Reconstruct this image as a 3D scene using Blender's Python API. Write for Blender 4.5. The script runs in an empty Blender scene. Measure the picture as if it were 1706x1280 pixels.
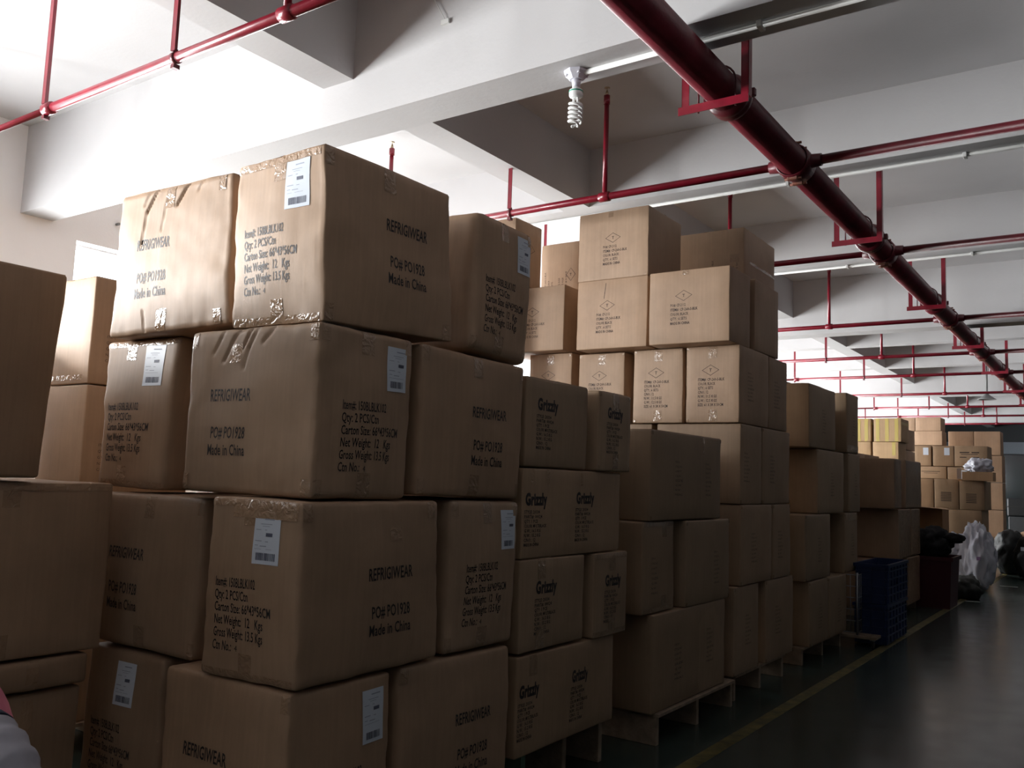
import bpy, math, random
import numpy as np
from mathutils import Vector, Matrix, noise
random.seed(7)
SC = bpy.context.scene
COL = SC.collection
# ------------------------------------------------------------------ camera
cam_d = bpy.data.cameras.new('camera'); cam = bpy.data.objects.new('camera', cam_d); COL.objects.link(cam)
cam_d.sensor_width = 36; cam_d.lens = 31.04; cam_d.clip_start = .05; cam_d.clip_end = 200
rot = Matrix(((0.82143604, 0.03195809, 0.56940453), (0.56923902, -0.10683809, -0.81520093), (0.03478183, 0.9937627, -0.10595245)))
cam.matrix_world = Matrix.Translation((0, 0, 1.37)) @ rot.to_4x4()
SC.camera = cam
# ------------------------------------------------------------------ world + exposure
w = bpy.data.worlds.new('world'); SC.world = w; w.use_nodes = True
bg = w.node_tree.nodes['Background']; bg.inputs[0].default_value = (.86, .93, 1, 1); bg.inputs[1].default_value = 6.0
SC.view_settings.view_transform = 'Standard'; SC.view_settings.look = 'None'
SC.view_settings.gamma = 1; SC.view_settings.use_curve_mapping = False
SC.view_settings.exposure = -0.25
# ------------------------------------------------------------------ daylight through the left windows (one area light per opening, just outside the glass)
BAY = 8 / 3.0
G0 = 3.36                                   # front face of the first girder in view
WX = -7.18                                  # inner face of the left wall
WIN = [(G0 + BAY * k + .47, G0 + BAY * k + 2.40) for k in (-3, -2, -1, 0, 1, 2, 3, 4, 5, 6, 7, 8)]
WZ0, WZ1 = 1.55, 3.225
WPOW = 330
WP = {0: 420, 1: 1150, 2: 150, 3: 270}
for i, (a, b) in enumerate(WIN):
    l = bpy.data.lights.new('window_daylight', 'AREA'); l.shape = 'RECTANGLE'; l.size = b - a; l.size_y = WZ1 - WZ0
    l.energy = WP.get(i, WPOW); l.color = (1, .98, .975)
    o = bpy.data.objects.new('window_daylight', l); COL.objects.link(o)
    o.location = (WX - .32, (a + b) / 2, (WZ0 + WZ1) / 2); o.rotation_euler = (math.radians(90), 0, math.radians(-90))

# ================================================================== helpers
def nmat(name):
    m = bpy.data.materials.new(name); m.use_nodes = True
    nt = m.node_tree; return m, nt, nt.nodes['Principled BSDF']
def N(nt, t, **kw):
    n = nt.nodes.new(t)
    for k, v in kw.items():
        if k in n.inputs.keys(): n.inputs[k].default_value = v
        else: setattr(n, k, v)
    return n
def simple(name, col, rough=.6, metal=0, noise_s=None, amt=.15, bump=0, bscale=40, coat=0, spec=None, emit=None):
    m, nt, p = nmat(name)
    p.inputs['Base Color'].default_value = (*col, 1); p.inputs['Roughness'].default_value = rough; p.inputs['Metallic'].default_value = metal
    if coat: p.inputs['Coat Weight'].default_value = coat; p.inputs['Coat Roughness'].default_value = .1
    if spec is not None: p.inputs['Specular IOR Level'].default_value = spec
    tc = N(nt, 'ShaderNodeTexCoord')
    if noise_s:
        n = N(nt, 'ShaderNodeTexNoise', Scale=noise_s, Detail=5.0); nt.links.new(tc.outputs['Object'], n.inputs['Vector'])
        r = N(nt, 'ShaderNodeMapRange'); r.inputs['From Min'].default_value = .3; r.inputs['From Max'].default_value = .7
        r.inputs['To Min'].default_value = 1 - amt; r.inputs['To Max'].default_value = 1 + amt
        nt.links.new(n.outputs[0], r.inputs['Value'])
        mx = N(nt, 'ShaderNodeVectorMath', operation='SCALE'); mx.inputs[0].default_value = col
        nt.links.new(r.outputs[0], mx.inputs['Scale']); nt.links.new(mx.outputs[0], p.inputs['Base Color'])
    if bump:
        n2 = N(nt, 'ShaderNodeTexNoise', Scale=bscale, Detail=4.0); nt.links.new(tc.outputs['Object'], n2.inputs['Vector'])
        b = N(nt, 'ShaderNodeBump', Strength=bump, Distance=.01); nt.links.new(n2.outputs[0], b.inputs['Height']); nt.links.new(b.outputs[0], p.inputs['Normal'])
    return m

def kraft_mat(name, rough, spec, bumpd, tape=False):
    """corrugated board; its tint comes from each object's own colour"""
    m, nt, p = nmat(name)
    oi = N(nt, 'ShaderNodeObjectInfo'); tc = N(nt, 'ShaderNodeTexCoord')
    n1 = N(nt, 'ShaderNodeTexNoise', Scale=3.0, Detail=6.0, Roughness=.65); nt.links.new(tc.outputs['Object'], n1.inputs['Vector'])
    mp = N(nt, 'ShaderNodeMapping'); mp.inputs['Scale'].default_value = (70, 70, 2.5); nt.links.new(tc.outputs['Object'], mp.inputs['Vector'])
    n2 = N(nt, 'ShaderNodeTexNoise', Scale=1.0, Detail=3.0); nt.links.new(mp.outputs[0], n2.inputs['Vector'])
    a = N(nt, 'ShaderNodeMapRange'); a.inputs['From Min'].default_value = .3; a.inputs['From Max'].default_value = .72
    a.inputs['To Min'].default_value = .86; a.inputs['To Max'].default_value = 1.1; nt.links.new(n1.outputs[0], a.inputs['Value'])
    b = N(nt, 'ShaderNodeMapRange'); b.inputs['From Min'].default_value = .3; b.inputs['From Max'].default_value = .7
    b.inputs['To Min'].default_value = .95; b.inputs['To Max'].default_value = 1.05; nt.links.new(n2.outputs[0], b.inputs['Value'])
    mu = N(nt, 'ShaderNodeMath', operation='MULTIPLY'); nt.links.new(a.outputs[0], mu.inputs[0]); nt.links.new(b.outputs[0], mu.inputs[1])
    sc = N(nt, 'ShaderNodeVectorMath', operation='SCALE'); nt.links.new(oi.outputs['Color'], sc.inputs[0]); nt.links.new(mu.outputs[0], sc.inputs['Scale'])
    nt.links.new(sc.outputs[0], p.inputs['Base Color'])
    p.inputs['Roughness'].default_value = rough; p.inputs['Specular IOR Level'].default_value = spec
    if tape:
        n3 = N(nt, 'ShaderNodeTexNoise', Scale=38.0, Detail=2.0, Distortion=1.2); nt.links.new(tc.outputs['Object'], n3.inputs['Vector'])
        bp = N(nt, 'ShaderNodeBump', Strength=.9, Distance=.006); nt.links.new(n3.outputs[0], bp.inputs['Height'])
    else:
        bp = N(nt, 'ShaderNodeBump', Strength=bumpd, Distance=.004); nt.links.new(n2.outputs[0], bp.inputs['Height'])
    nt.links.new(bp.outputs[0], p.inputs['Normal'])
    return m

M = {}
M['kraft'] = kraft_mat('corrugated_board', .56, .38, .12)
M['tape'] = kraft_mat('packing_tape', .16, .7, 0, tape=True)
M['ink'] = simple('printing_ink', (.022, .017, .018), .6)
M['ink_faint'] = simple('thin_printing_ink', (.05, .034, .026), .7)
M['label'] = simple('label_paper', (.62, .67, .75), .45)
M['label_ink'] = simple('label_print', (.09, .1, .15), .6)
M['label_grey'] = simple('label_small_print', (.3, .33, .42), .6)
M['wall'] = simple('white_plaster', (.8, .79, .79), .75, noise_s=1.6, amt=.03, bump=.08, bscale=60)
M['ceil'] = simple('ceiling_plaster', (.58, .57, .575), .85, noise_s=1.1, amt=.06, bump=.1, bscale=40)
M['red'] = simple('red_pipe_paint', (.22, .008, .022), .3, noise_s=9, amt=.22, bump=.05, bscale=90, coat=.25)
M['darkred'] = simple('dark_red_and_shaded_pipe', (.105, .009, .016), .38, noise_s=6, amt=.35, bump=.1, bscale=50, coat=.08)  # fire main's dark red; on right-hand branches it paints in missing light
M['rust'] = simple('rusty_clamp', (.16, .05, .028), .6, noise_s=30, amt=.5, bump=.4, bscale=60)
M['brass'] = simple('sprinkler_brass', (.45, .35, .25), .35, metal=1)
M['pvc'] = simple('white_conduit', (.74, .74, .72), .4)
M['bulb'] = simple('bulb_glass_tube', (.85, .86, .85), .25, coat=.4)
M['base'] = simple('lamp_plastic', (.72, .72, .8), .35)
M['green'] = simple('green_band', (.02, .35, .22), .4)
M['wood'] = simple('pallet_wood', (.27, .2, .14), .8, noise_s=14, amt=.3, bump=.4, bscale=50)
M['greenwood'] = simple('painted_pallet_block', (.14, .24, .17), .7, noise_s=14, amt=.3)
M['alu'] = simple('window_frame_metal', (.7, .7, .72), .4, metal=.3)
M['line'] = simple('yellow_floor_paint', (.11, .09, .025), .5, noise_s=12, amt=.7)
M['blue'] = simple('blue_crate_plastic', (.008, .022, .09), .4)
M['steel'] = simple('grey_wire', (.3, .31, .33), .35, metal=.8)
M['rubber'] = simple('rubber', (.02, .02, .02), .7)
M['maroon'] = simple('maroon_bin_plastic', (.06, .006, .014), .45)
M['black'] = simple('black_fabric', (.006, .006, .008), .9, noise_s=20, amt=.4, bump=.6, bscale=25)
M['blackbag'] = simple('black_sack_plastic', (.007, .009, .011), .55, bump=.5, bscale=14)
M['darkbag'] = simple('dark_grey_sack', (.03, .033, .03), .6, bump=.5, bscale=18)
M['whiteplastic'] = simple('white_plastic_film', (.66, .67, .76), .35, bump=.5, bscale=16)
M['whiteplastic'].node_tree.nodes['Principled BSDF'].inputs['Transmission Weight'].default_value = .15
M['pink'] = simple('pink_fabric', (.62, .17, .24), .85, noise_s=8, amt=.15, bump=.5, bscale=20)
M['greyfab'] = simple('light_grey_fabric', (.30, .29, .33), .85, noise_s=9, amt=.15, bump=.5, bscale=16)
M['navyfab'] = simple('dark_trim_fabric', (.03, .035, .06), .85)
M['yellowtape'] = simple('yellow_packing_tape', (.44, .34, .08), .3)
M['purple'] = simple('violet_print', (.16, .09, .18), .6)
M['farwall'] = simple('dark_grey_wall', (.035, .038, .042), .7)
M['fargrey'] = simple('blue_grey_panel', (.22, .25, .29), .6)
M['dkglass'] = simple('dark_glass', (.012, .03, .035), .1)
M['litter'] = simple('paper_scrap', (.5, .5, .47), .7)
M['shade'] = simple('lamp_shade_enamel', (.2, .2, .2), .45)

# glass pane that still lets the light in
def glass_mat():
    m = bpy.data.materials.new('window_glass'); m.use_nodes = True; nt = m.node_tree; nt.nodes.clear()
    o = N(nt, 'ShaderNodeOutputMaterial'); t = N(nt, 'ShaderNodeBsdfTransparent'); g = N(nt, 'ShaderNodeBsdfGlossy', Roughness=.03)
    t.inputs[0].default_value = (.93, .96, .96, 1)
    f = N(nt, 'ShaderNodeFresnel', IOR=1.45); mx = N(nt, 'ShaderNodeMixShader')
    nt.links.new(f.outputs[0], mx.inputs[0]); nt.links.new(t.outputs[0], mx.inputs[1]); nt.links.new(g.outputs[0], mx.inputs[2]); nt.links.new(mx.outputs[0], o.inputs[0])
    return m
M['glass'] = glass_mat()

def floor_mat():
    m, nt, p = nmat('green_epoxy_floor'); tc = N(nt, 'ShaderNodeTexCoord')
    n = N(nt, 'ShaderNodeTexNoise', Scale=1.4, Detail=8.0, Roughness=.6); nt.links.new(tc.outputs['Object'], n.inputs['Vector'])
    cr = N(nt, 'ShaderNodeValToRGB'); cr.color_ramp.elements[0].position = .3; cr.color_ramp.elements[0].color = (.020, .036, .033, 1)
    cr.color_ramp.elements[1].position = .75; cr.color_ramp.elements[1].color = (.05, .066, .060, 1)
    nt.links.new(n.outputs[0], cr.inputs[0]); nt.links.new(cr.outputs[0], p.inputs['Base Color'])
    n2 = N(nt, 'ShaderNodeTexNoise', Scale=5.0, Detail=6.0); nt.links.new(tc.outputs['Object'], n2.inputs['Vector'])
    r = N(nt, 'ShaderNodeMapRange'); r.inputs['To Min'].default_value = .14; r.inputs['To Max'].default_value = .30; nt.links.new(n2.outputs[0], r.inputs['Value'])
    nt.links.new(r.outputs[0], p.inputs['Roughness'])
    b = N(nt, 'ShaderNodeBump', Strength=.02, Distance=.01); nt.links.new(n2.outputs[0], b.inputs['Height']); nt.links.new(b.outputs[0], p.inputs['Normal'])
    return m
M['floor'] = floor_mat()

# ---- mesh builder
class MB:
    def __init__(s): s.v = []; s.f = []; s.sm = []
    def add(s, vs, fs, smooth=False):
        k = len(s.v); s.v += [tuple(v) for v in vs]; s.f += [tuple(i + k for i in f) for f in fs]; s.sm += [smooth] * len(fs); return s
    def box(s, a, b, bev=0.0):
        (x0, y0, z0), (x1, y1, z1) = a, b
        if bev <= 0:
            vs = [(x, y, z) for x in (x0, x1) for y in (y0, y1) for z in (z0, z1)]
            return s.add(vs, [(0, 1, 3, 2), (4, 6, 7, 5), (0, 4, 5, 1), (2, 3, 7, 6), (0, 2, 6, 4), (1, 5, 7, 3)])
        e = bev; vs = []; idx = {}
        for sx, X in ((0, x0), (1, x1)):
            for sy, Y in ((0, y0), (1, y1)):
                for sz, Z in ((0, z0), (1, z1)):
                    dx, dy, dz = (e if sx == 0 else -e), (e if sy == 0 else -e), (e if sz == 0 else -e)
                    idx[sx, sy, sz, 0] = len(vs); vs.append((X, Y + dy, Z + dz))
                    idx[sx, sy, sz, 1] = len(vs); vs.append((X + dx, Y, Z + dz))
                    idx[sx, sy, sz, 2] = len(vs); vs.append((X + dx, Y + dy, Z))
        fs = []
        for ax in range(3):
            for sd in (0, 1):
                q = []
                for u, v in ((0, 0), (1, 0), (1, 1), (0, 1)):
                    c = [0, 0, 0]; c[ax] = sd; c[(ax + 1) % 3] = u; c[(ax + 2) % 3] = v; q.append(idx[c[0], c[1], c[2], ax])
                fs.append(q if sd else q[::-1])
        for ax in range(3):
            o1, o2 = (ax + 1) % 3, (ax + 2) % 3
            for u in (0, 1):
                for v in (0, 1):
                    q = []
                    for t, kk in ((0, o1), (1, o1), (1, o2), (0, o2)):
                        c = [0, 0, 0]; c[ax] = t; c[o1] = u; c[o2] = v; q.append(idx[c[0], c[1], c[2], kk])
                    fs.append(q if (u ^ v) else q[::-1])
        for sx in (0, 1):
            for sy in (0, 1):
                for sz in (0, 1):
                    q = [idx[sx, sy, sz, k] for k in range(3)]; fs.append(q if (sx ^ sy ^ sz) else q[::-1])
        return s.add(vs, fs)
    def tube(s, pts, r, n=12, caps=True, smooth=True):
        pts = [Vector(p) for p in pts]; rs = r if isinstance(r, (list, tuple)) else [r] * len(pts)
        vs = []; prev = None
        for i, p in enumerate(pts):
            d = (pts[min(i + 1, len(pts) - 1)] - pts[max(i - 1, 0)]).normalized()
            if prev is None: prev = d.orthogonal().normalized()
            u = (prev - d * prev.dot(d)).normalized(); v = d.cross(u); prev = u
            for k in range(n):
                a = 2 * math.pi * k / n; vs.append(p + (u * math.cos(a) + v * math.sin(a)) * rs[i])
        fs = [(i * n + k, i * n + (k + 1) % n, (i + 1) * n + (k + 1) % n, (i + 1) * n + k) for i in range(len(pts) - 1) for k in range(n)]
        s.add(vs, fs, smooth)
        if caps:
            k0 = len(s.v) - len(vs); s.f.append(tuple(k0 + k for k in range(n))[::-1]); s.f.append(tuple(k0 + (len(pts) - 1) * n + k for k in range(n))); s.sm += [False, False]
        return s
    def lathe(s, prof, c=(0, 0, 0), n=20, smooth=True):
        vs = [(c[0] + r * math.cos(2 * math.pi * k / n), c[1] + r * math.sin(2 * math.pi * k / n), c[2] + z) for r, z in prof for k in range(n)]
        fs = [(i * n + k, i * n + (k + 1) % n, (i + 1) * n + (k + 1) % n, (i + 1) * n + k) for i in range(len(prof) - 1) for k in range(n)]
        return s.add(vs, fs, smooth)
    def mesh(s, name, mat):
        me = bpy.data.meshes.new(name); me.from_pydata(s.v, [], s.f); me.polygons.foreach_set('use_smooth', s.sm)
        me.materials.append(mat); me.update(); return me
    def obj(s, name, mat, parent=None, loc=None):
        return link(name, s.mesh(name, mat), parent, loc)
def link(name, me, parent=None, loc=None, color=None):
    o = bpy.data.objects.new(name, me); COL.objects.link(o)
    if parent is not None: o.parent = parent
    if loc is not None: o.location = loc
    if color is not None: o.color = (*color, 1)
    return o
def thing(name, label, cat, loc=(0, 0, 0), rz=0, group=None):
    o = bpy.data.objects.new(name, None); COL.objects.link(o); o.empty_display_size = .1
    o.location = loc; o.rotation_euler = (0, 0, rz); o['label'] = label; o['category'] = cat
    if group: o['group'] = group
    return o
def tag(o, label, cat, group=None):
    o['label'] = label; o['category'] = cat
    if group: o['group'] = group
    return o
def struct(o): o['kind'] = 'structure'; return o

# ================================================================== setting
CZ = 4.05; X1 = 8.5; Y0 = -4.4; Y1 = 33.0
struct(MB().box((WX - .3, Y0, -.1), (X1, Y1, 0)).obj('floor', M['floor']))
struct(MB().box((WX - .3, Y0, CZ), (X1, Y1, CZ + .2)).obj('ceiling', M['ceil']))
struct(MB().box((X1, Y0, 0), (X1 + .2, Y1, CZ)).obj('wall_right', M['farwall']))
struct(MB().box((WX - .3, Y0 - .2, 0), (X1, Y0, CZ)).obj('wall_back', M['farwall']))
fw = struct(MB().box((WX - .3, Y1, 0), (X1, Y1 + .2, CZ)).obj('wall_front', M['farwall']))
MB().box((-7, Y1 - .05, 2.72), (X1, Y1, 3.1)).obj('lintel_panel', M['fargrey'], fw)
for k in range(5): MB().box((-6.5 + k * 2.4, Y1 - .04, .05), (-4.3 + k * 2.4, Y1, 2.68)).obj('dark_pane', M['dkglass'], fw)
# left wall with its window openings
wl = MB(); wx0 = WX - .22
ys = [Y0] + [t for ab in WIN for t in ab] + [Y1]
wl.box((wx0, Y0, 0), (WX, Y1, WZ0)); wl.box((wx0, Y0, WZ1), (WX, Y1, CZ))
for i in range(0, len(ys), 2):
    if ys[i + 1] > ys[i]: wl.box((wx0, ys[i], WZ0), (WX, ys[i + 1], WZ1))
struct(wl.obj('wall_left', M['wall']))
for i, (a, b) in enumerate(WIN):
    wn = struct(MB().box((wx0 + .02, a, WZ0), (wx0 + .08, a + .05, WZ1)).box((wx0 + .02, b - .05, WZ0), (wx0 + .08, b, WZ1))
                .box((wx0 + .02, a + .05, WZ0), (wx0 + .08, b - .05, WZ0 + .05)).box((wx0 + .02, a + .05, WZ1 - .05), (wx0 + .08, b - .05, WZ1)).obj('window_%d' % (i + 1), M['alu']))
    m_ = (a + b) / 2
    MB().box((wx0 + .025, m_ - .025, WZ0 + .05), (wx0 + .075, m_ + .025, WZ1 - .05)).obj('mullion', M['alu'], wn)
    MB().box((wx0 + .025, a + .05, 2.45), (wx0 + .075, m_ - .025, 2.5)).box((wx0 + .025, m_ + .025, 2.45), (wx0 + .075, b - .05, 2.5)).obj('transom', M['alu'], wn)
    for (p, q) in ((a + .05, m_ - .025), (m_ + .025, b - .05)):
        for (z0, z1) in ((WZ0 + .05, 2.45), (2.5, WZ1 - .05)):
            me = MB(); me.add([(wx0 + .05, p, z0), (wx0 + .05, q, z0), (wx0 + .05, q, z1), (wx0 + .05, p, z1)], [(0, 1, 2, 3)]); me.obj('pane', M['glass'], wn)
    MB().box((WX - .12, a - .02, WZ0 - .03), (WX + .03, b + .02, WZ0)).obj('window_sill', M['wall'], wn)
# beams: a deep girder every third bay, shallower ribs between, two long beams
LB = ((-3.75, -3.51), (-.20, .04), (3.35, 3.59), (6.9, 7.14))
nb = 0
for k in range(-3, 11):
    y = G0 + BAY * k; deep = k % 3 == 0
    z = 3.335 if deep else 3.57; t = .26 if deep else .2
    nb += 1
    struct(MB().box((WX, y, z), (X1, y + t, CZ)).obj('trim_%d' % nb, M['ceil']))
for (a, b) in LB:
    nb += 1; mb = MB()
    for k in range(-3, 11):
        y0 = G0 + BAY * k + (.26 if k % 3 == 0 else .2); y1 = G0 + BAY * (k + 1)
        mb.box((a, max(y0, Y0), 3.57), (b, min(y1, Y1), CZ)) if y1 > Y0 and y0 < Y1 else None
    struct(mb.obj('trim_%d' % nb, M['ceil']))
ln = MB(); ln.box((-1.85, -4, 0), (-1.77, 27, .002)); tag(ln.obj('floor_line', M['line']), 'worn yellow painted line running along the dark floor beside the pallets', 'floor line')

# ================================================================== pipes
PZ = 3.245; MX = -1.53
mp = thing('main_pipe', 'thick dark red fire main running diagonally under the beams', 'pipe', (MX, 0, PZ))
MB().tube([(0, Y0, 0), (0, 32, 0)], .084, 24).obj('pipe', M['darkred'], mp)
PIPES = [(2.28, True), (4.99, True), (7.24, True), (10.38, True), (13.05, True), (15.32, True), (18.3, True), (21.2, True), (23.75, True), (26.4, True)]
def ring(y, r, wdt, n=24):
    return [(r * .93, -wdt / 2 - .004), (r, -wdt / 2), (r * 1.04, 0), (r, wdt / 2), (r * .93, wdt / 2 + .004)]
def ycyl(mb, c, prof, n=20):
    vs = [(c[0] + r * math.cos(2 * math.pi * k / n), c[1] + z, c[2] + r * math.sin(2 * math.pi * k / n)) for r, z in prof for k in range(n)]
    fs = [(i * n + k, (i + 1) * n + k, (i + 1) * n + (k + 1) % n, i * n + (k + 1) % n) for i in range(len(prof) - 1) for k in range(n)]
    return mb.add(vs, fs, True)
def xcyl(mb, c, prof, n=14):
    vs = [(c[0] + z, c[1] + r * math.cos(2 * math.pi * k / n), c[2] + r * math.sin(2 * math.pi * k / n)) for r, z in prof for k in range(n)]
    fs = [(i * n + k, (i + 1) * n + k, (i + 1) * n + (k + 1) % n, i * n + (k + 1) % n)[::-1] for i in range(len(prof) - 1) for k in range(n)]
    return mb.add(vs, fs, True)
for (y, _) in PIPES:                       # mechanical tee clamps with bolts
    mb = ycyl(MB(), (0, y, 0), ring(y, .098, .15), 24)
    for sx in (-1, 1): mb.tube([(0, y, 0), (sx * .15, y, 0)], [.05, .036], 14)
    cl = mb.obj('tee_clamp', M['darkred'], mp)
    for dy in (-.05, .05):
        for sz in (-1, 1): b = MB(); b.box((-.03, y + dy - .014, sz * .1 - .012), (.03, y + dy + .014, sz * .1 + .012), .004); b.tube([(-.045, y + dy, sz * .105), (.05, y + dy, sz * .105)], .008, 8); b.obj('clamp_bolt', M['rust'], cl)
for y in (-1.2, 1.1, 3.95, 6.79, 9.5, 12.3, 15.0, 17.6, 20.4, 23.2):
    mb = ycyl(MB(), (0, y, 0), [(.086, -.055), (.1, -.045), (.107, -.03), (.107, -.012), (.102, 0), (.107, .012), (.107, .03), (.1, .045), (.086, .055)], 24)
    c_ = mb.obj('grooved_coupling', M['darkred'], mp)
    MB().box((-.13, y - .014, -.02), (-.1, y + .014, .02), .004).box((.1, y - .014, -.02), (.13, y + .014, .02), .004).obj('coupling_lug', M['darkred'], c_)

ordn = ['first', 'second', 'third', 'fourth', 'fifth', 'sixth', 'seventh', 'eighth', 'ninth', 'tenth']
where = ['nearest one, above the printed cartons', 'second from the camera', 'third from the camera', 'fourth from the camera', 'fifth from the camera', 'sixth from the camera', 'seventh from the camera', 'eighth from the camera', 'ninth from the camera', 'tenth from the camera']
for i, (y, _) in enumerate(PIPES):
    bp = thing('branch_pipe', 'thin red sprinkler pipe left of the fire main, ' + where[i], 'pipe', (0, y, PZ), 0, 'sprinkler branch pipes')
    bq = thing('branch_pipe', 'red pipe coloured dark for shade, right of the fire main, %s from the camera' % ordn[i], 'pipe', (0, y, PZ), 0, 'sprinkler branch pipes')
    r = .024
    MB().tube([(-6.9, 0, 0), (-4.67, 0, 0)], .017, 12).obj('thin_pipe', M['red'], bp)
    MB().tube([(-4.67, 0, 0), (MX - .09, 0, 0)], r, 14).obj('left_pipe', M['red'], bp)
    MB().tube([(MX + .09, 0, 0), (X1, 0, 0)], r * 1.15, 14).obj('pipe', M['darkred'], bq)  # right-hand branch takes the darker red, its shade put into the colour
    for x in (-4.67, -2.79):
        xcyl(MB(), (x, 0, 0), [(r, -.04), (r + .008, -.036), (r + .009, .036), (r, .04)]).obj('coupling', M['red'], bp)
    for x in ((-6.1, -2.79, 1.2) if i != 1 else (-4.73, -2.79, 1.2)):
        bt = bp if x < 0 else bq
        ri = MB().tube([(x, 0, .0), (x, 0, .66)], [.017, .017], 12).tube([(x, 0, .64), (x, 0, .70)], .022, 12).obj('riser', M['red'], bt)
        h = MB().tube([(x, 0, .70), (x, 0, .735)], [.014, .007], 10).tube([(x, 0, .735), (x, 0, .752)], .003, 8)
        h.lathe([(.003, .752), (.019, .752), (.019, .756), (.0, .758)], (x, 0, 0), 12); h.obj('sprinkler_head', M['brass'], ri)
# flat-bar hangers
hang = [(-3.55, 'nearer the fire main'), (-4.70, 'nearer the window wall')]
proto_h = None
def make_hanger():
    t = thing('pipe_hanger', '', 'hanger', (0, 0, 0), 0, 'red pipe hangers')
    MB().box((-.016, -.02, .03), (.016, -.015, CZ - PZ)).box((-.016, -.02, .03), (-.011, .012, CZ - PZ)).obj('hanger_bar', M['red'], t)
    mb = MB(); xcyl(mb, (0, 0, 0), [(.0245, -.014), (.028, -.014), (.028, .014), (.0245, .014)], 16); mb.box((-.02, -.012, -.05), (.006, .02, -.03)).box((-.008, -.004, .024), (.008, .004, .04))
    mb.obj('ring_clamp', M['darkred'], t)
    return t
def copy_tree(o, parent=None):
    c = o.copy(); COL.objects.link(c)
    if parent is not None: c.parent = parent
    for ch in list(o.children): copy_tree(ch, c)
    return c
first = True; hp = make_hanger()
for i, (y, _) in enumerate(PIPES):
    for (x, wd) in hang:
        o = hp if first else copy_tree(hp); first = False
        o.location = (x if (i, x) != (1, -4.70) else -5.95, y, PZ)
        o['label'] = 'red flat hanger bar on the %s thin pipe from the camera, %s' % (ordn[i], wd)
# big brackets under the main
def make_bracket():
    t = thing('pipe_bracket', '', 'bracket', (0, 0, 0), 0, 'angle-iron brackets under the fire main')
    MB().box((-.165, -.02, -.095), (-.128, -.015, .46)).box((-.165, -.02, -.095), (-.160, .02, .46)).obj('left_post', M['red'], t)
    MB().box((.128, -.02, -.095), (.165, -.015, .46)).box((.160, -.02, -.095), (.165, .02, .46)).obj('right_post', M['red'], t)
    MB().box((-.18, -.026, -.128), (.165, -.0205, -.088)).box((-.18, -.026, -.093), (.165, .02, -.088)).obj('crossbar', M['red'], t)
    pts = [(.092 * math.cos(a), .01, .092 * math.sin(a)) for a in [math.pi * q / 12 for q in range(13)]]
    MB().tube([(.092, .01, -.12)] + pts + [(-.092, .01, -.12)], .005, 8).obj('u_bolt', M['darkred'], t)
    return t
bk = make_bracket()
for i, y in enumerate((3.78, 6.46, 9.12, 11.82, 14.45, 17.15, 19.85, 22.5)):
    o = bk if i == 0 else copy_tree(bk)
    o.location = (MX, y, PZ); o['label'] = 'red angle-iron bracket under the thick fire main, %s along from the camera' % ordn[i]
# wall/beam fittings: brackets reach up to the rib sides
# conduits and lamp holder
def conduit(x0, x1, y, z, label, clips):
    t = thing('conduit', label, 'conduit', (0, 0, 0), 0, 'cable conduits under the beams')
    MB().tube([(x0, y, z - .013), (x1, y, z - .013)], .0125, 12).obj('conduit_tube', M['pvc'], t)
    for x in clips: MB().box((x - .012, y - .03, z - .031), (x + .012, y + .03, z - .0005), .003).obj('clip', M['pvc'], t)
conduit(-2.085, X1, 3.50, 3.335, 'white cable conduit under the deep near beam, leading to the lamp', (-1.22, .3, 2))
conduit(-6.5, X1, 6.19, 3.57, 'white cable conduit under the second beam from the camera', (-1.95, -.8, .5))
conduit(-6.5, X1, 8.85, 3.57, 'white cable conduit under the third beam from the camera', (-2.2, -1.1, .5))
lp = thing('bulb_lamp', 'spiral energy-saving bulb in a white holder under the near concrete beam', 'lamp', (-2.128, 3.5, 3.335))
oc = []; n8 = 8
mb = MB(); mb.lathe([(.0, 0), (.062, -.0005), (.062, -.012), (.05, -.022), (.034, -.042), (.0, -.042)], n=8, smooth=False)
for a in range(4): q = math.pi / 4 + a * math.pi / 2; mb.tube([(.047 * math.cos(q), .047 * math.sin(q), -.004), (.047 * math.cos(q), .047 * math.sin(q), -.026)], .009, 8)
mb.obj('ceiling_plate', M['base'], lp)
MB().lathe([(0, -.04), (.022, -.042), (.021, -.062), (.019, -.066), (.019, -.078), (0, -.078)]).obj('socket', M['base'], lp)
cp = MB().lathe([(0, -.076), (.018, -.077), (.022, -.086), (.033, -.094), (.034, -.118), (.031, -.126), (.022, -.132), (0, -.133)], n=28).obj('ballast_cap', M['bulb'], lp)
MB().lathe([(.0345, -.099), (.0352, -.1), (.0352, -.104), (.0345, -.105)], n=28).obj('green_band', M['green'], cp)
mb = MB()
for sx in (-1, 1): mb.tube([(sx * .011, 0, -.13), (sx * .012, 0, -.158)], .0062, 10)
for ph in (0, math.pi):
    pts = []
    for q in range(0, 76):
        f = q / 75; a = ph + f * 2.6 * 2 * math.pi; rr = .031 if f < .86 else .031 * (1 - (f - .86) / .14 * .62)
        if f < .05: rr = .012 + (.031 - .012) * f / .05
        pts.append((rr * math.cos(a), rr * math.sin(a), -.158 - f * .112 - (.006 if f > .86 else 0) * (f - .86) / .14))
    mb.tube(pts, .0066, 10)
mb.obj('spiral_tube', M['bulb'], lp)
pd = thing('pendant_lamp', 'small conical pendant lamp hanging far back near the fire main', 'lamp', (-2.19, 19.2, 3.2))
MB().tube([(0, 0, .1), (0, 0, .85)], .02, 10).obj('stem', M['shade'], pd)
MB().lathe([(.03, .11), (.05, .09), (.14, .02), (.17, 0), (.165, 0), (.13, .015), (.04, .08)]).obj('lamp_shade', M['shade'], pd)
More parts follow.
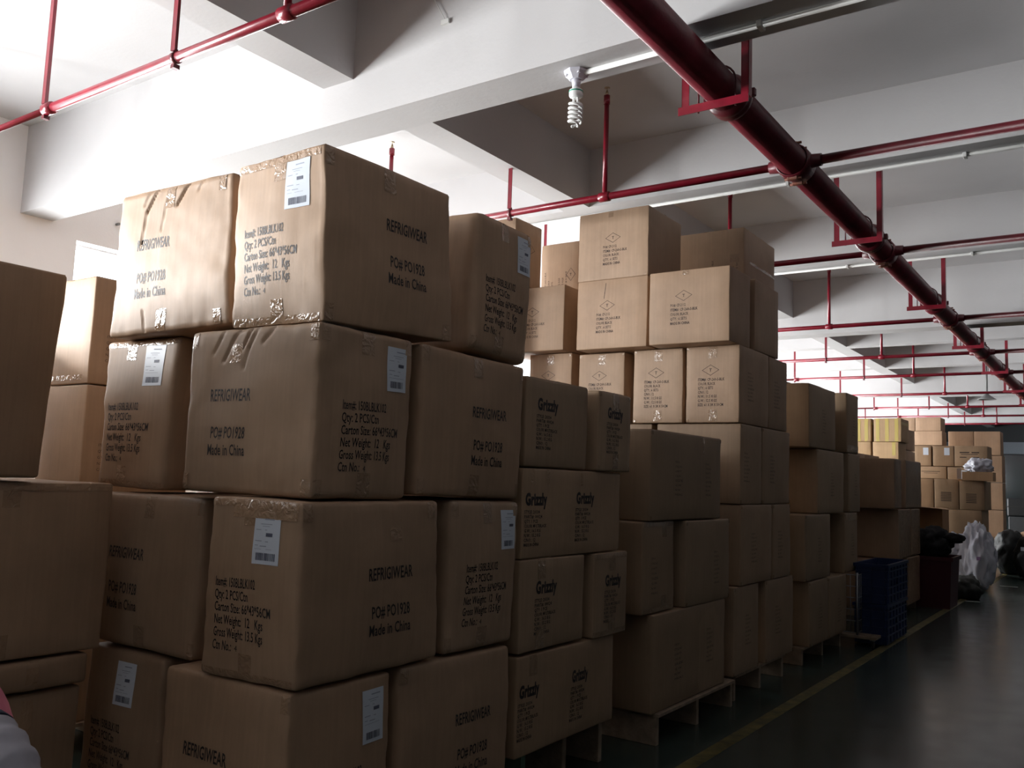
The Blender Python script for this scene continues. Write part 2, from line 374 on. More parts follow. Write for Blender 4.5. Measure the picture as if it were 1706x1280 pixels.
hk = MB().tube([(0, 0, 0), (.04, 0, 0)], .012, 8).tube([(0, .06, .03), (.04, .06, .03)], .012, 8); tag(hk.obj('wall_hook', M['shade'], loc=(WX, 4.17, 3.45)), 'small dark pair of wall fixings above the window by the near beam', 'hook')
sg = MB().tube([(-2.93, 3.352, 3.93), (-2.92, 3.345, 3.86), (-2.86, 3.345, 3.76), (-2.84, 3.352, 3.72)], .0025, 6).box((-2.87, 3.346, 3.71), (-2.82, 3.3595, 3.735)); tag(sg.obj('tape_scrap', M['pvc']), 'loose thread and tape scrap stuck on the near beam face', 'tape scrap')

# ================================================================== cartons
BANKS = {}
def text_mesh(s, bold=0.0, res=2):
    k = (s, bold, res)
    if k in BANKS: return BANKS[k]
    cu = bpy.data.curves.new('txt', 'FONT'); cu.body = s; cu.size = 1; cu.resolution_u = res; cu.offset = bold; cu.space_character = 1.0 + bold * 2
    o = bpy.data.objects.new('txt', cu); COL.objects.link(o)
    me = bpy.data.meshes.new_from_object(o)
    v = np.empty(len(me.vertices) * 3, dtype=np.float32); me.vertices.foreach_get('co', v); v = v.reshape(-1, 3)[:, :2].copy()
    f = [tuple(p.vertices) for p in me.polygons]
    bpy.data.objects.remove(o); bpy.data.curves.remove(cu); bpy.data.meshes.remove(me)
    BANKS[k] = (v, f); return BANKS[k]

class Carton:
    """closed corrugated carton: eight free corners, rounded edges, bulging crumpled faces"""
    def __init__(s, c, label, group='', bulge=.008, rr=.008, n=5, crump=.002, tint=None, creases=(), flaps=True, tapes='std', seed=0, name='carton', cat='carton'):
        # c: (s,t,w)->world point for the 8 corners
        cs = np.array(list(c.values())); base = np.array([cs[:, 0].mean(), cs[:, 1].mean(), min(c[k][2] for k in c)])
        s.c = {k: np.array(v, float) - base for k, v in c.items()}
        s.h = np.array([np.linalg.norm(s.c[1, -1, -1] - s.c[-1, -1, -1]), np.linalg.norm(s.c[1, 1, -1] - s.c[1, -1, -1]), np.linalg.norm(s.c[1, -1, 1] - s.c[1, -1, -1])]) / 2
        s.bulge, s.rr, s.crump, s.creases, s.seed = bulge, rr, crump, creases, seed * 7.31
        s.root = thing(name, label, cat, tuple(base), 0, group or None)
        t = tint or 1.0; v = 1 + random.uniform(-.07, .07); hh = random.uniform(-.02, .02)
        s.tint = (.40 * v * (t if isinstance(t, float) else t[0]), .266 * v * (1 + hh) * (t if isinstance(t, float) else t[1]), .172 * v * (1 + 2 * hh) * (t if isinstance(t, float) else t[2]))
        def grid(h):
            e = rr / h; inner = np.linspace(-1 + e, 1 - e, n + 1); return np.concatenate([[-1, -1 + e * .3], inner, [1 - e * .3, 1]])
        g = [grid(x) for x in s.h]
        V = []; F = []
        for ax in range(3):
            u, v_ = (ax + 1) % 3, (ax + 2) % 3
            for sd in (-1, 1):
                k0 = len(V); nu, nv = len(g[u]), len(g[v_])
                for a in g[u]:
                    for b in g[v_]:
                        p = [0, 0, 0]; p[ax] = sd; p[u] = a; p[v_] = b; V.append(p)
                for i in range(nu - 1):
                    for j in range(nv - 1):
                        q = (k0 + i * nv + j, k0 + (i + 1) * nv + j, k0 + (i + 1) * nv + j + 1, k0 + i * nv + j + 1)
                        F.append(q if sd > 0 else q[::-1])
        V = np.array(V, float); P = s.P(V)
        key = {}; remap = np.empty(len(V), int); out = []
        for i, p in enumerate(V):
            kk = tuple(np.round(p, 5))
            if kk not in key: key[kk] = len(out); out.append(P[i])
            remap[i] = key[kk]
        me = bpy.data.meshes.new('carton_body'); me.from_pydata([tuple(p) for p in out], [], [tuple(int(remap[i]) for i in f) for f in F])
        me.polygons.foreach_set('use_smooth', [True] * len(F)); me.materials.append(M['kraft']); me.update()
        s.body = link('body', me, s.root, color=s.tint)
        if flaps:                                              # the two outer flaps on top, a tape over their seam
            ax = 0 if s.h[0] >= s.h[1] else 1
            for sd in (-1, 1):
                lo, hi = (-.985, -.008) if sd < 0 else (.008, .985)
                r_ = (-.985, .985, lo, hi) if ax == 0 else (lo, hi, -.985, .985)
                s.patch('T', *r_, .003, 'top_flap', M['kraft'], nn=5, thick=True)
            r_ = (-.99, .99, -.06, .06) if ax == 0 else (-.06, .06, -.99, .99)
            s.patch('T', *r_, .0042, 'seam_tape', M['tape'], nn=5, tint=.85)
    def P(s, V):
        V = np.atleast_2d(np.asarray(V, float)); h = s.h; rr = s.rr
        p = V * h; q = np.clip(p, -(h - rr), h - rr); d = p - q; L = np.linalg.norm(d, axis=1, keepdims=True)
        p2 = np.where(L > 1e-9, q + d / np.maximum(L, 1e-9) * rr, p)
        W = p2 / h
        a, b, c = W[:, 0:1], W[:, 1:2], W[:, 2:3]
        out = np.zeros_like(W)
        for k, cc in s.c.items():
            out += (1 + k[0] * a) / 2 * (1 + k[1] * b) / 2 * (1 + k[2] * c) / 2 * cc
        B = s.bulge; A = np.clip(W, -1, 1)
        f = (1 - A[:, 0] ** 2), (1 - A[:, 1] ** 2), (1 - A[:, 2] ** 2)
        out[:, 0] += B * A[:, 0] * f[1] * f[2]; out[:, 1] += B * A[:, 1] * f[0] * f[2]; out[:, 2] += .25 * B * A[:, 2] * f[0] * f[1]
        if s.crump:
            for i in range(len(out)):
                o = out[i]; n1 = noise.noise_vector(Vector(o * 4.5) + Vector((s.seed, 3.1, s.seed * .7)))
                n2 = noise.noise_vector(Vector(o * 17) + Vector((s.seed, 8.1, s.seed * .3)))
                ed = max(0, 1 - min(f[0][i] + f[1][i], f[1][i] + f[2][i], f[0][i] + f[2][i]) * 2.5)
                k_ = s.crump * (1.1 * np.array(n1) + (.16 + .5 * ed) * np.array(n2)); k_[2] *= .45
                out[i] = o + k_
        for (face, u0, v0, u1, v1, wdt, dep) in s.creases:     # folded dents as lines across a face
            ax = {'F': 1, 'R': 0}[face]; sd = {'F': -1, 'R': 1}[face]; uu = 0 if face == 'F' else 1
            on = (V[:, ax] * sd > .99)
            x = V[:, uu] * h[uu]; z = V[:, 2] * h[2]
            p0 = np.array([u0 * h[uu], v0 * h[2]]); p1 = np.array([u1 * h[uu], v1 * h[2]]); dd = p1 - p0; LL = dd @ dd
            t = np.clip(((x - p0[0]) * dd[0] + (z - p0[1]) * dd[1]) / LL, 0, 1)
            dist = np.hypot(x - p0[0] - t * dd[0], z - p0[1] - t * dd[1])
            amp = np.where(on, dep * np.exp(-(dist / wdt) ** 2), 0)
            out[:, ax] -= sd * amp
        return out
    def place(s, face, U, Vv, off):
        U = np.asarray(U, float); Vv = np.asarray(Vv, float); o = np.ones_like(U)
        if face == 'F': W = np.stack([U, -o, Vv], 1); nrm = s.nrm('F')
        elif face == 'R': W = np.stack([o, U, Vv], 1); nrm = s.nrm('R')
        else: W = np.stack([U, Vv, o], 1); nrm = np.array([0, 0, 1.])
        return s.P(W) + nrm * off
    def nrm(s, face):
        if face == 'F': a = s.c[1, -1, -1] - s.c[-1, -1, -1]; n = np.array([a[1], -a[0], 0])
        else: a = s.c[1, 1, -1] - s.c[1, -1, -1]; n = np.array([a[1], -a[0], 0])
        return n / np.linalg.norm(n)
    def patch(s, face, u0, u1, v0, v1, off, name, mat, nn=6, tint=None, thick=False, parent=None, wob=0, mv=None):
        mv = mv or nn
        us = np.linspace(u0, u1, nn + 1); vs = np.linspace(v0, v1, mv + 1); U, Vv = np.meshgrid(us, vs, indexing='ij')
        U = U.ravel().copy(); Vv = Vv.ravel().copy()
        P = s.place(face, U, Vv, off)
        F = [(i * (mv + 1) + j, (i + 1) * (mv + 1) + j, (i + 1) * (mv + 1) + j + 1, i * (mv + 1) + j + 1) for i in range(nn) for j in range(mv)]
        vl = [tuple(p) for p in P]
        if thick:
            k = len(vl); low = s.place(face, U, Vv, off - .0035); vl += [tuple(p) for p in low]
            ring_ = [i * (mv + 1) for i in range(nn + 1)] + [nn * (mv + 1) + j for j in range(1, mv + 1)] + [i * (mv + 1) + mv for i in range(nn - 1, -1, -1)] + [j for j in range(mv - 1, 0, -1)]
            F += [(ring_[i], ring_[i - 1], ring_[i - 1] + k, ring_[i] + k) for i in range(len(ring_))]
        me = bpy.data.meshes.new(name); me.from_pydata(vl, [], F); me.polygons.foreach_set('use_smooth', [True] * len(F)); me.materials.append(mat); me.update()
        tt = tuple(x * (tint or 1) for x in s.tint)
        return link(name, me, parent or s.root, color=tt)
    def uv(s, face, x, zt):       # metres from the left edge, metres below the top edge
        hu = s.h[0] if face == 'F' else s.h[1]
        return x / hu - 1, 1 - zt / s.h[2]
    def rect(s, face, x0, x1, z0, z1, *a, **k):
        u0, v1 = s.uv(face, x0, z0); u1, v0 = s.uv(face, x1, z1); return s.patch(face, u0, u1, v0, v1, *a, **k)
    def text(s, face, lines, mat, name='printed_text', res=2):
        """lines: (string, x, baseline below top, cap height, width or None, bold[, rot])"""
        if mat is M['ink'] and name == 'printed_text' and len(lines) > 1:
            return [s.text(face, [L], mat, 'printed_line', res) for L in lines]
        V = []; F = []; hu = s.h[0] if face == 'F' else s.h[1]; k = 0
        for L in lines:
            st, x, zb, cap, wid, bold = L[:6]; rt = L[6] if len(L) > 6 else 0
            v, f = text_mesh(st, bold, res)
            if len(v) == 0: continue
            sy = cap / .72; sx = sy if wid is None else wid / max(v[:, 0].max(), .01)
            X = v[:, 0] * sx; Z = v[:, 1] * sy
            if rt: X, Z = -Z, X
            V.append(np.stack([x + X, zb - Z], 1)); F += [tuple(i + k for i in q) for q in f]; k += len(v)
        V = np.concatenate(V); P = s.place(face, V[:, 0] / hu - 1, 1 - V[:, 1] / s.h[2], .0009)
        me = bpy.data.meshes.new(name); me.from_pydata([tuple(p) for p in P], [], F); me.materials.append(mat); me.update()
        return link(name, me, s.root)
    def quads(s, face, rects, off, name, mat, parent=None):
        V = []; F = []
        for (x0, x1, z0, z1) in rects:
            k = len(V); V += [(x0, z1), (x1, z1), (x1, z0), (x0, z0)]; F.append((k, k + 1, k + 2, k + 3))
        V = np.array(V); hu = s.h[0] if face == 'F' else s.h[1]
        P = s.place(face, V[:, 0] / hu - 1, 1 - V[:, 1] / s.h[2], off)
        me = bpy.data.meshes.new(name); me.from_pydata([tuple(p) for p in P], [], F); me.materials.append(mat); me.update()
        return link(name, me, parent or s.root)
    def shipping_label(s, face, x, z, wd=.098, ht=.155):
        lb = s.rect(face, x, x + wd, z, z + ht, .0016, 'shipping_label', M['label'], nn=4)
        rs = []; r = random.Random(5)
        xx = x + .018
        while xx < x + wd - .016:
            b = r.choice((.0014, .0026, .004)); rs.append((xx, min(xx + b, x + wd - .014), z + ht - .035, z + ht - .012)); xx += b + r.choice((.0014, .0024))
        rs.append((x + .056, x + .084, z + .058, z + .069))
        s.quads(face, rs, .0022, 'barcode', M['label_ink'], lb)
        rs = [(x + .045, x + .088, z + .014, z + .018), (x + .03, x + .08, z + .03, z + .032), (x + .038, x + .07, z + .037, z + .0385), (x + .01, x + .034, z + .048, z + .05), (x + .05, x + .06, z + .048, z + .05),
              (x + .01, x + .04, z + .082, z + .0845), (x + .055, x + .068, z + .084, z + .086), (x + .01, x + .026, z + .096, z + .098), (x + .034, x + .062, z + .098, z + .1005), (x + .01, x + .085, z + .108, z + .1092)]
        s.quads(face, rs, .0022, 'small_print', M['label_grey'], lb)

def hexa(x1, y0, z0, wd, dp, ht, yaw=0.0):
    a = math.radians(yaw); c, s_ = math.cos(a), math.sin(a); d = {}
    for s in (-1, 1):
        for t in (-1, 1):
            for q in (-1, 1):
                X = 0 if s > 0 else -wd; Y = 0 if t < 0 else dp
                d[s, t, q] = (x1 + X * c - Y * s_, y0 + X * s_ + Y * c, z0 + (ht if q > 0 else 0))
    return d
def hexc(Ct, Cb, Lt, Lb, Rt, Rb):
    Ct, Cb, Lt, Lb, Rt, Rb = [np.array(v, float) for v in (Ct, Cb, Lt, Lb, Rt, Rb)]
    return {(1, -1, 1): Ct, (1, -1, -1): Cb, (-1, -1, 1): Lt, (-1, -1, -1): Lb, (1, 1, 1): Rt, (1, 1, -1): Rb, (-1, 1, 1): Lt + Rt - Ct, (-1, 1, -1): Lb + Rb - Cb}

# ---------------- nearest stack: parka cartons 66 x 43 x 56
IT = ['Item#: 150BLBLK102', 'Qty: 2 PCS/Ctn', 'Carton Size: 66*43*56CM', 'Net Weight:  12   Kgs', 'Gross Weight: 13.5 Kgs', 'Ctn No.:']
IW = [.20, .165, .27, .235, .235, .09]
def p_logo(cx, z=.20, up=0.0):
    return [('REFRIGIWEAR', cx - .112, z, .042, .225, .016), ('PO# PO1928', cx - .095, z + .126, .040, .19, .016), ('Made in China', cx - .105, z + .184, .038, .205, .016)]
def p_item(x, z=.265):
    return [(t, x, z + i * .0405, .0305, IW[i], .014) for i, t in enumerate(IT)] + [('4', x + .105, z + 5 * .0405 - .002, .018, None, .0)]
def tapes(k, face, wid, ctr=None, top=True, bot=True, edge=True):
    h2 = 2 * k.h[2]; ctr = wid / 2 if ctr is None else ctr
    if top: k.rect(face, ctr - .03, ctr + .03, .0, .085, .0012, 'tape_end', M['tape'], nn=3, mv=5, tint=.9)
    if bot: k.rect(face, ctr - .03, ctr + .03, h2 - .085, h2, .0012, 'tape_end', M['tape'], nn=3, mv=5, tint=.9)
    if edge:
        k.rect(face, .0, wid, 0, .028, .0016, 'edge_tape', M['tape'], nn=14, mv=2, tint=.97)
        k.rect(face, .0, wid, h2 - .028, h2, .0016, 'edge_tape', M['tape'], nn=14, mv=2, tint=.97)
def corner_tapes(k, face, wid, corners):
    h2 = 2 * k.h[2]; small = k.bulge < .012
    for (sx, sz) in corners:
        q_, r_ = (.022, .026) if small else (.04, .06)
        x0, x1 = (0.0, q_) if sx < 0 else (wid - q_, wid); z0, z1 = (0, r_) if sz > 0 else (h2 - r_, h2)
        k.rect(face, x0, x1, z0, z1, .0018, 'corner_tape', M['tape'], nn=4, mv=5, tint=.95)
GR = 'parka cartons of the nearest stack'
RO = dict(group=GR, bulge=.013, rr=.010, n=26, crump=.0075, flaps=False)
S_, L_ = .43, .66
X = -2.08
def rc(lab, c, seed, **k): o = dict(RO); o.update(k); return Carton(c, lab, seed=seed, **o)
# top row
k = rc('brown carton with crumpled top edge, left in the top row of the nearest stack', hexc((-2.591, 1.93, 2.426), (-2.574, 1.93, 1.872), (-3.293, 1.93, 2.444), (-3.316, 1.93, 1.869), (-2.591, 2.36, 2.426), (-2.574, 2.36, 1.872)), 1, n=84, flaps=True, rr=.018,
       creases=(('F', -.30, .99, -.46, .70, .006, .014), ('F', -.46, .70, -.50, .25, .005, .008), ('F', -.42, .99, -.52, .80, .005, .006), ('F', .02, .99, -.12, .76, .005, .008), ('F', -.12, .76, -.16, .4, .005, .005), ('F', .24, .99, .08, .72, .006, .015), ('F', .52, .99, .42, .85, .005, .007), ('F', -.34, -.98, -.38, -.7, .005, .008)))
k.text('F', p_logo(.27, .235), M['ink']); tapes(k, 'F', .70, .35, True, True, False); corner_tapes(k, 'F', .70, ((1, 1), (1, -1)))
k = rc('highest brown carton with a label and two lit faces, on top of the nearest stack', hexc((-2.08, 1.893, 2.417), (-2.08, 1.924, 1.847), (-2.512, 1.888, 2.412), (-2.529, 1.919, 1.85), (-2.08, 2.517, 2.427), (-2.08, 2.569, 1.875)), 2, flaps=True, rr=.006, n=30)
k.text('R', p_logo(.39, .22), M['ink']); k.text('F', p_item(.06, .262), M['ink']); k.shipping_label('F', .262, .03, .115, .16); tapes(k, 'F', S_, .23); tapes(k, 'R', .63, .3, True, False, False); corner_tapes(k, 'R', .63, ((-1, 1), (-1, -1), (1, -1)))
k = rc('rounded labelled carton, right end of the top row of the nearest stack', hexc((-2.08, 2.699, 2.423), (-2.08, 2.674, 1.862), (-2.74, 2.70, 2.42), (-2.74, 2.68, 1.86), (-2.08, 3.102, 2.417), (-2.08, 3.084, 1.845)), 3, flaps=True, rr=.03)
k.text('R', p_item(.075, .275), M['ink']); k.shipping_label('R', .285, .035, .105, .155); tapes(k, 'R', .405, .19, True, True, False); corner_tapes(k, 'R', .405, ((1, 1), (1, -1), (-1, -1)))
# second row
k = rc('narrow labelled carton with torn tape, left in the second row of the nearest stack', hexc((-2.946, 2.0, 1.865), (-2.984, 2.0, 1.279), (-3.435, 2.0, 1.87), (-3.426, 2.0, 1.285), (-2.946, 2.62, 1.865), (-2.984, 2.62, 1.279)), 4, rr=.02)
k.text('F', p_item(.05, .285), M['ink']); k.shipping_label('F', .26, .03, .11, .16); tapes(k, 'F', .46, .17)
k = rc('wide carton with creases and a pale tape patch, second row of the nearest stack', hexc((-2.08, 1.912, 1.844), (-2.08, 1.908, 1.283), (-2.73, 1.907, 1.85), (-2.738, 1.903, 1.29), (-2.08, 2.354, 1.846), (-2.08, 2.353, 1.285)), 5, n=84, rr=.018,
       creases=(('F', -.22, .98, -.42, .6, .006, .009), ('F', .0, .98, -.14, .72, .005, .010), ('F', .10, .98, -.02, .74, .005, .009), ('F', -.02, .74, -.07, .5, .005, .008), ('F', .34, .98, .2, .8, .006, .009), ('F', -.45, .98, -.6, .7, .006, .007)))
k.text('F', p_logo(.245, .25), M['ink']); k.text('R', p_item(.105, .27), M['ink']); k.shipping_label('R', .31, .04, .098, .155); tapes(k, 'R', .44, .22, True, True, False); corner_tapes(k, 'F', .65, ((-1, 1), (1, 1), (-1, -1), (1, -1))); corner_tapes(k, 'R', .44, ((-1, 1), (1, 1), (-1, -1)))
k.rect('F', .225, .29, .055, .12, .0016, 'tape_patch', M['tape'], nn=3, tint=1.25)
k = rc('unlabelled carton at the right end of the second row of the nearest stack', hexc((-2.08, 2.407, 1.845), (-2.08, 2.403, 1.298), (-2.51, 2.407, 1.845), (-2.51, 2.403, 1.298), (-2.08, 3.071, 1.838), (-2.08, 3.055, 1.285)), 6, rr=.016)
k.text('R', p_logo(.407, .24), M['ink']); tapes(k, 'R', .66, .33, True, True, False); corner_tapes(k, 'R', .66, ((-1, 1), (-1, -1), (1, 1), (1, -1)))
# third row
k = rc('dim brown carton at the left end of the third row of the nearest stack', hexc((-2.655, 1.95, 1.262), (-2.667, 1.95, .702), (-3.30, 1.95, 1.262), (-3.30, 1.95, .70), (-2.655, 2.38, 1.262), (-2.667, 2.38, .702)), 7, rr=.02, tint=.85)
k.text('F', p_logo(.20, .24), M['ink']); tapes(k, 'F', .645, .32, True, True, False); corner_tapes(k, 'F', .645, ((1, 1), (1, -1)))
k = rc('labelled carton jutting out with shiny top tape, third row of the nearest stack', hexc((-2.065, 1.87, 1.274), (-2.065, 1.884, .706), (-2.491, 1.858, 1.276), (-2.505, 1.868, .706), (-2.065, 2.51, 1.278), (-2.065, 2.549, .722)), 8, rr=.014, tint=.95)
k.text('R', p_logo(.40, .26), M['ink']); k.text('F', p_item(.055, .28), M['ink']); k.shipping_label('F', .235, .045, .115, .155); tapes(k, 'F', .425, .21); corner_tapes(k, 'R', .64, ((-1, 1), (1, 1)))
k.rect('F', .12, .42, .0, .06, .0019, 'clear_tape', M['tape'], nn=12, mv=4, tint=1.0); k.rect('R', .40, .46, .09, .135, .0016, 'tape_patch', M['tape'], nn=3, tint=1.0)
k = rc('labelled carton at the right end of the third row of the nearest stack', hexc((-2.08, 2.615, 1.28), (-2.08, 2.601, .714), (-2.74, 2.615, 1.28), (-2.74, 2.60, .714), (-2.08, 3.055, 1.274), (-2.08, 3.04, .712)), 9, rr=.018, tint=.92)
k.text('R', p_item(.095, .27), M['ink']); k.shipping_label('R', .315, .035, .1, .16); tapes(k, 'R', .44, .22, True, True, False); corner_tapes(k, 'R', .44, ((-1, 1), (1, 1), (-1, -1)))
# fourth row
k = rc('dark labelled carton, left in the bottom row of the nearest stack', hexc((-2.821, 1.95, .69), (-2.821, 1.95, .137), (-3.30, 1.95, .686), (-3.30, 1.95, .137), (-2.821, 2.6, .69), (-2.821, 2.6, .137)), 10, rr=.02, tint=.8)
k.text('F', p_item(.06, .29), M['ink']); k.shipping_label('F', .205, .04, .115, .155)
k = rc('wide carton with a label on its right face, bottom row of the nearest stack', hexc((-2.08, 1.882, .70), (-2.08, 1.882, .137), (-2.695, 1.877, .70), (-2.695, 1.877, .137), (-2.08, 2.323, .70), (-2.08, 2.323, .137)), 11, rr=.014, tint=.95)
k.text('F', p_logo(.235, .262), M['ink']); k.text('R', p_item(.1, .30), M['ink']); k.shipping_label('R', .30, .04, .105, .17); corner_tapes(k, 'F', .615, ((1, 1),))
k = rc('unlabelled carton at the right end of the bottom row of the nearest stack', hexc((-2.08, 2.368, .705), (-2.08, 2.368, .137), (-2.51, 2.368, .705), (-2.51, 2.368, .137), (-2.08, 3.03, .695), (-2.08, 3.03, .137)), 12, rr=.014, tint=.9)
k.text('R', p_logo(.415, .25), M['ink']); corner_tapes(k, 'R', .66, ((-1, 1),))

# ---------------- plain stack at the left edge
GL = 'plain cartons at the left edge'
Lk = dict(group=GL, bulge=.008, rr=.012, n=8, crump=.005)
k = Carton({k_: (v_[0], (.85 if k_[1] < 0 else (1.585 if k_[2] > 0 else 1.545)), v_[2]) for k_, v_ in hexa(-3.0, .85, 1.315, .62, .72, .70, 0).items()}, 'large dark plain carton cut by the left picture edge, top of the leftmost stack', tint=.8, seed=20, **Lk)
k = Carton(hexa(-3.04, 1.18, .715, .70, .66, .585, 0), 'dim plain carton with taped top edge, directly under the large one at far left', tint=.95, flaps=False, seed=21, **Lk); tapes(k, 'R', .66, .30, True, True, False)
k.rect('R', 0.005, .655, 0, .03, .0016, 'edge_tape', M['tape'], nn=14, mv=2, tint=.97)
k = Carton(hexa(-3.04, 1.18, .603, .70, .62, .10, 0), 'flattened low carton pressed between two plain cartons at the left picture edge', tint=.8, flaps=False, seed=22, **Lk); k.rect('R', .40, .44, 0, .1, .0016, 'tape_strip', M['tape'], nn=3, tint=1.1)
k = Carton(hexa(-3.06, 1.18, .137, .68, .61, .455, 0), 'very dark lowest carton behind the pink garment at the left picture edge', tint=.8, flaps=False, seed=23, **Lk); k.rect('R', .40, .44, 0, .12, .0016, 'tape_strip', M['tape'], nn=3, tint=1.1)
for i, (x_, y_, z_) in enumerate([(x_, y_, z_) for x_, y_ in ((-3.77, .90), (-4.45, .90), (-3.0, .05), (-3.74, .05)) for z_ in (0, .66, 1.32)] + [(-4.66, 1.62, 0), (-4.66, 1.62, .66), (-4.66, 1.62, 1.32)]):  # unseen cartons, added to shield the lower rows from window light
    k = Carton(hexa(x_, y_, z_, .64, .62, .655), 'unseen plain carton added beside the leftmost stack to block window light', 'unseen cartons added to block window light', bulge=.004, rr=.008, n=3, crump=.003, seed=230 + i, flaps=False)
GB = 'brightly lit cartons behind the left end'
for i, (z, lab) in enumerate(((1.76, 'sunlit plain carton topmost of the narrow stack at the left'), (1.22, 'plain carton second from the top of the narrow sunlit stack at the left'),
                              (.68, 'plain carton low in the narrow stack at the left, third from its top'), (.137, 'plain carton at the foot of the narrow stack at the left'))):
    k = Carton(hexa(-4.17, 2.34, z, .42, .60, .535, 0), lab, GB, bulge=.004, rr=.008, n=6, crump=.003, flaps=i == 0, seed=24 + i)
    k.rect('F', .0, .42, .49, .515, .0012, 'tape_strip', M['tape'], nn=6, mv=1, tint=.9)
    if i < 2: k.text('R', [(t, .08, .30 + j * .03, .014, None, 0) for j, t in enumerate(('ITEM:', 'QTY:', 'G.W.:', 'N.W.:', 'C/NO.:'))], M['ink_faint'])

# ---------------- bear-logo stack
GG = 'cartons printed with the bear-brand name'
GT = ['STYLE: 20334', 'PART#: 00024', 'QTY: 1 PCE', 'COLOR: MULTI/BLACK', 'G.W.: 16.5 KG', 'N.W.: 15.2 KG', 'C/NO.: 12', 'MADE IN CHINA']
GS = [.115, .135, .10, .17, .125, .125, .09, .12]
def grizzly(k, face, x, z, sc_=1.0):
    k.text(face, [('Grizzly', x, z, .050, .165 * sc_, .05)], M['ink'], 'brand_print', 3)
    k.text(face, [(t, x - .008, z + .037 + i * .0195, .0145, GS[i] * sc_, .02) for i, t in enumerate(GT)], M['ink'], res=1)
def gc(lab, y0, z0, dp, ht, seed, wd=.62, x=-2.09, tint=(.88, .9, .88), **kw):
    return Carton(hexa(x, y0, z0, wd, dp, ht), lab, GG, bulge=.006, rr=.009, n=8, crump=.004, seed=seed, tint=tint, flaps=kw.get('flaps', False))
zs = [.226, .641, 1.029, 1.427]; 
k = gc('wide carton with one heavy brand print, left in the top row of the bear-logo stack', 3.10, 1.421, .53, .385, 30, flaps=True); grizzly(k, 'R', .09, .135)
k = gc('narrow carton with one heavy brand print, right in the top row of the bear-logo stack', 3.705, 1.419, .335, .385, 31, x=-2.075, flaps=True); grizzly(k, 'R', .085, .125, .95); corner_tapes(k, 'R', .335, ((-1, 1), (1, 1), (-1, -1), (1, -1))); tapes(k, 'R', .335, .17, True, True, False)
k = gc('long carton with two brand prints, second row of the bear-logo stack', 3.10, 1.032, .87, .383, 32); grizzly(k, 'R', .02, .155); grizzly(k, 'R', .435, .150)
for x_ in (.06, .18, .47): k.rect('R', x_, x_ + .022, 0, .07, .0016, 'tape_end', M['tape'], nn=2, mv=4, tint=1.05)
k = gc('wide carton with one brand print, left in the third row of the bear-logo stack', 3.10, .645, .53, .384, 33); grizzly(k, 'R', .12, .145); tapes(k, 'R', .53, .16, True, True, False)
k = gc('narrow carton with one brand print, right in the third row of the bear-logo stack', 3.70, .635, .335, .392, 34, x=-2.075); grizzly(k, 'R', .10, .155, .95); tapes(k, 'R', .335, .17); 
k = gc('long carton with two slanting brand prints, on the pallet of the bear-logo stack', 3.10, .226, .84, .405, 35); grizzly(k, 'R', .02, .165, .9); grizzly(k, 'R', .435, .165, .9); tapes(k, 'R', .84, .12, True, False, False)

# ---------------- next stack with faded prints
GH = 'cartons with faded prints on the pallet past the bear-logo stack'
FT = ['ITEM NO.', 'STYLE NO.', 'QUANTITY', 'COLOR', 'SIZE', 'G.W.', 'N.W.', 'MEAS.']
def faint(k, face, x, z, n=8, p=.026, w=.11, cap=.012, mat=None):
    k.text(face, [(FT[i % 8], x, z + i * p, cap, w * (.6 + .4 * ((i * 37) % 10) / 10), .0) for i in range(n)], mat or M['ink_faint'], 'faded_print', 1)
def hc(lab, y0, z0, wd, dp, ht, seed, x=-2.08, tint=(.80, .82, .8), flaps=False, g=GH, yaw=0, n=6):
    return Carton(hexa(x, y0, z0, wd, dp, ht, yaw), lab, g, bulge=.007, rr=.010, n=n, crump=.0045, seed=seed, tint=tint, flaps=flaps)
k = hc('wide carton on top of the faded-print stack, pale tape down its face', 4.29, 1.168, .66, .99, .488, 40, flaps=True); faint(k, 'R', .30, .17); faint(k, 'R', .74, .17); corner_tapes(k, 'R', .99, ((-1, 1), (1, 1), (-1, -1))); k.rect('R', .70, .725, 0, .11, .0016, 'tape_end', M['tape'], nn=2, mv=5, tint=1.1)
k = hc('left carton of the middle row of the faded-print stack', 4.25, .680, .66, .40, .483, 41, x=-2.10); faint(k, 'R', .10, .2, w=.09); tapes(k, 'R', .40, .26)
k = hc('right carton of the middle row of the faded-print stack', 4.755, .674, .60, .67, .488, 42, x=-2.075); faint(k, 'R', .4, .2, w=.1); corner_tapes(k, 'R', .67, ((-1, 1), (1, 1), (-1, -1), (1, -1)))
k = hc('wide carton on the wooden pallet, bottom of the faded-print stack', 4.35, .165, .66, 1.02, .508, 43); faint(k, 'R', .27, .19, w=.12, mat=M['ink']); faint(k, 'R', .72, .16, w=.12); k.rect('R', .60, 1.015, .002, .5, .0006, 'lower_sheet', M['kraft'], nn=6, tint=1.12)

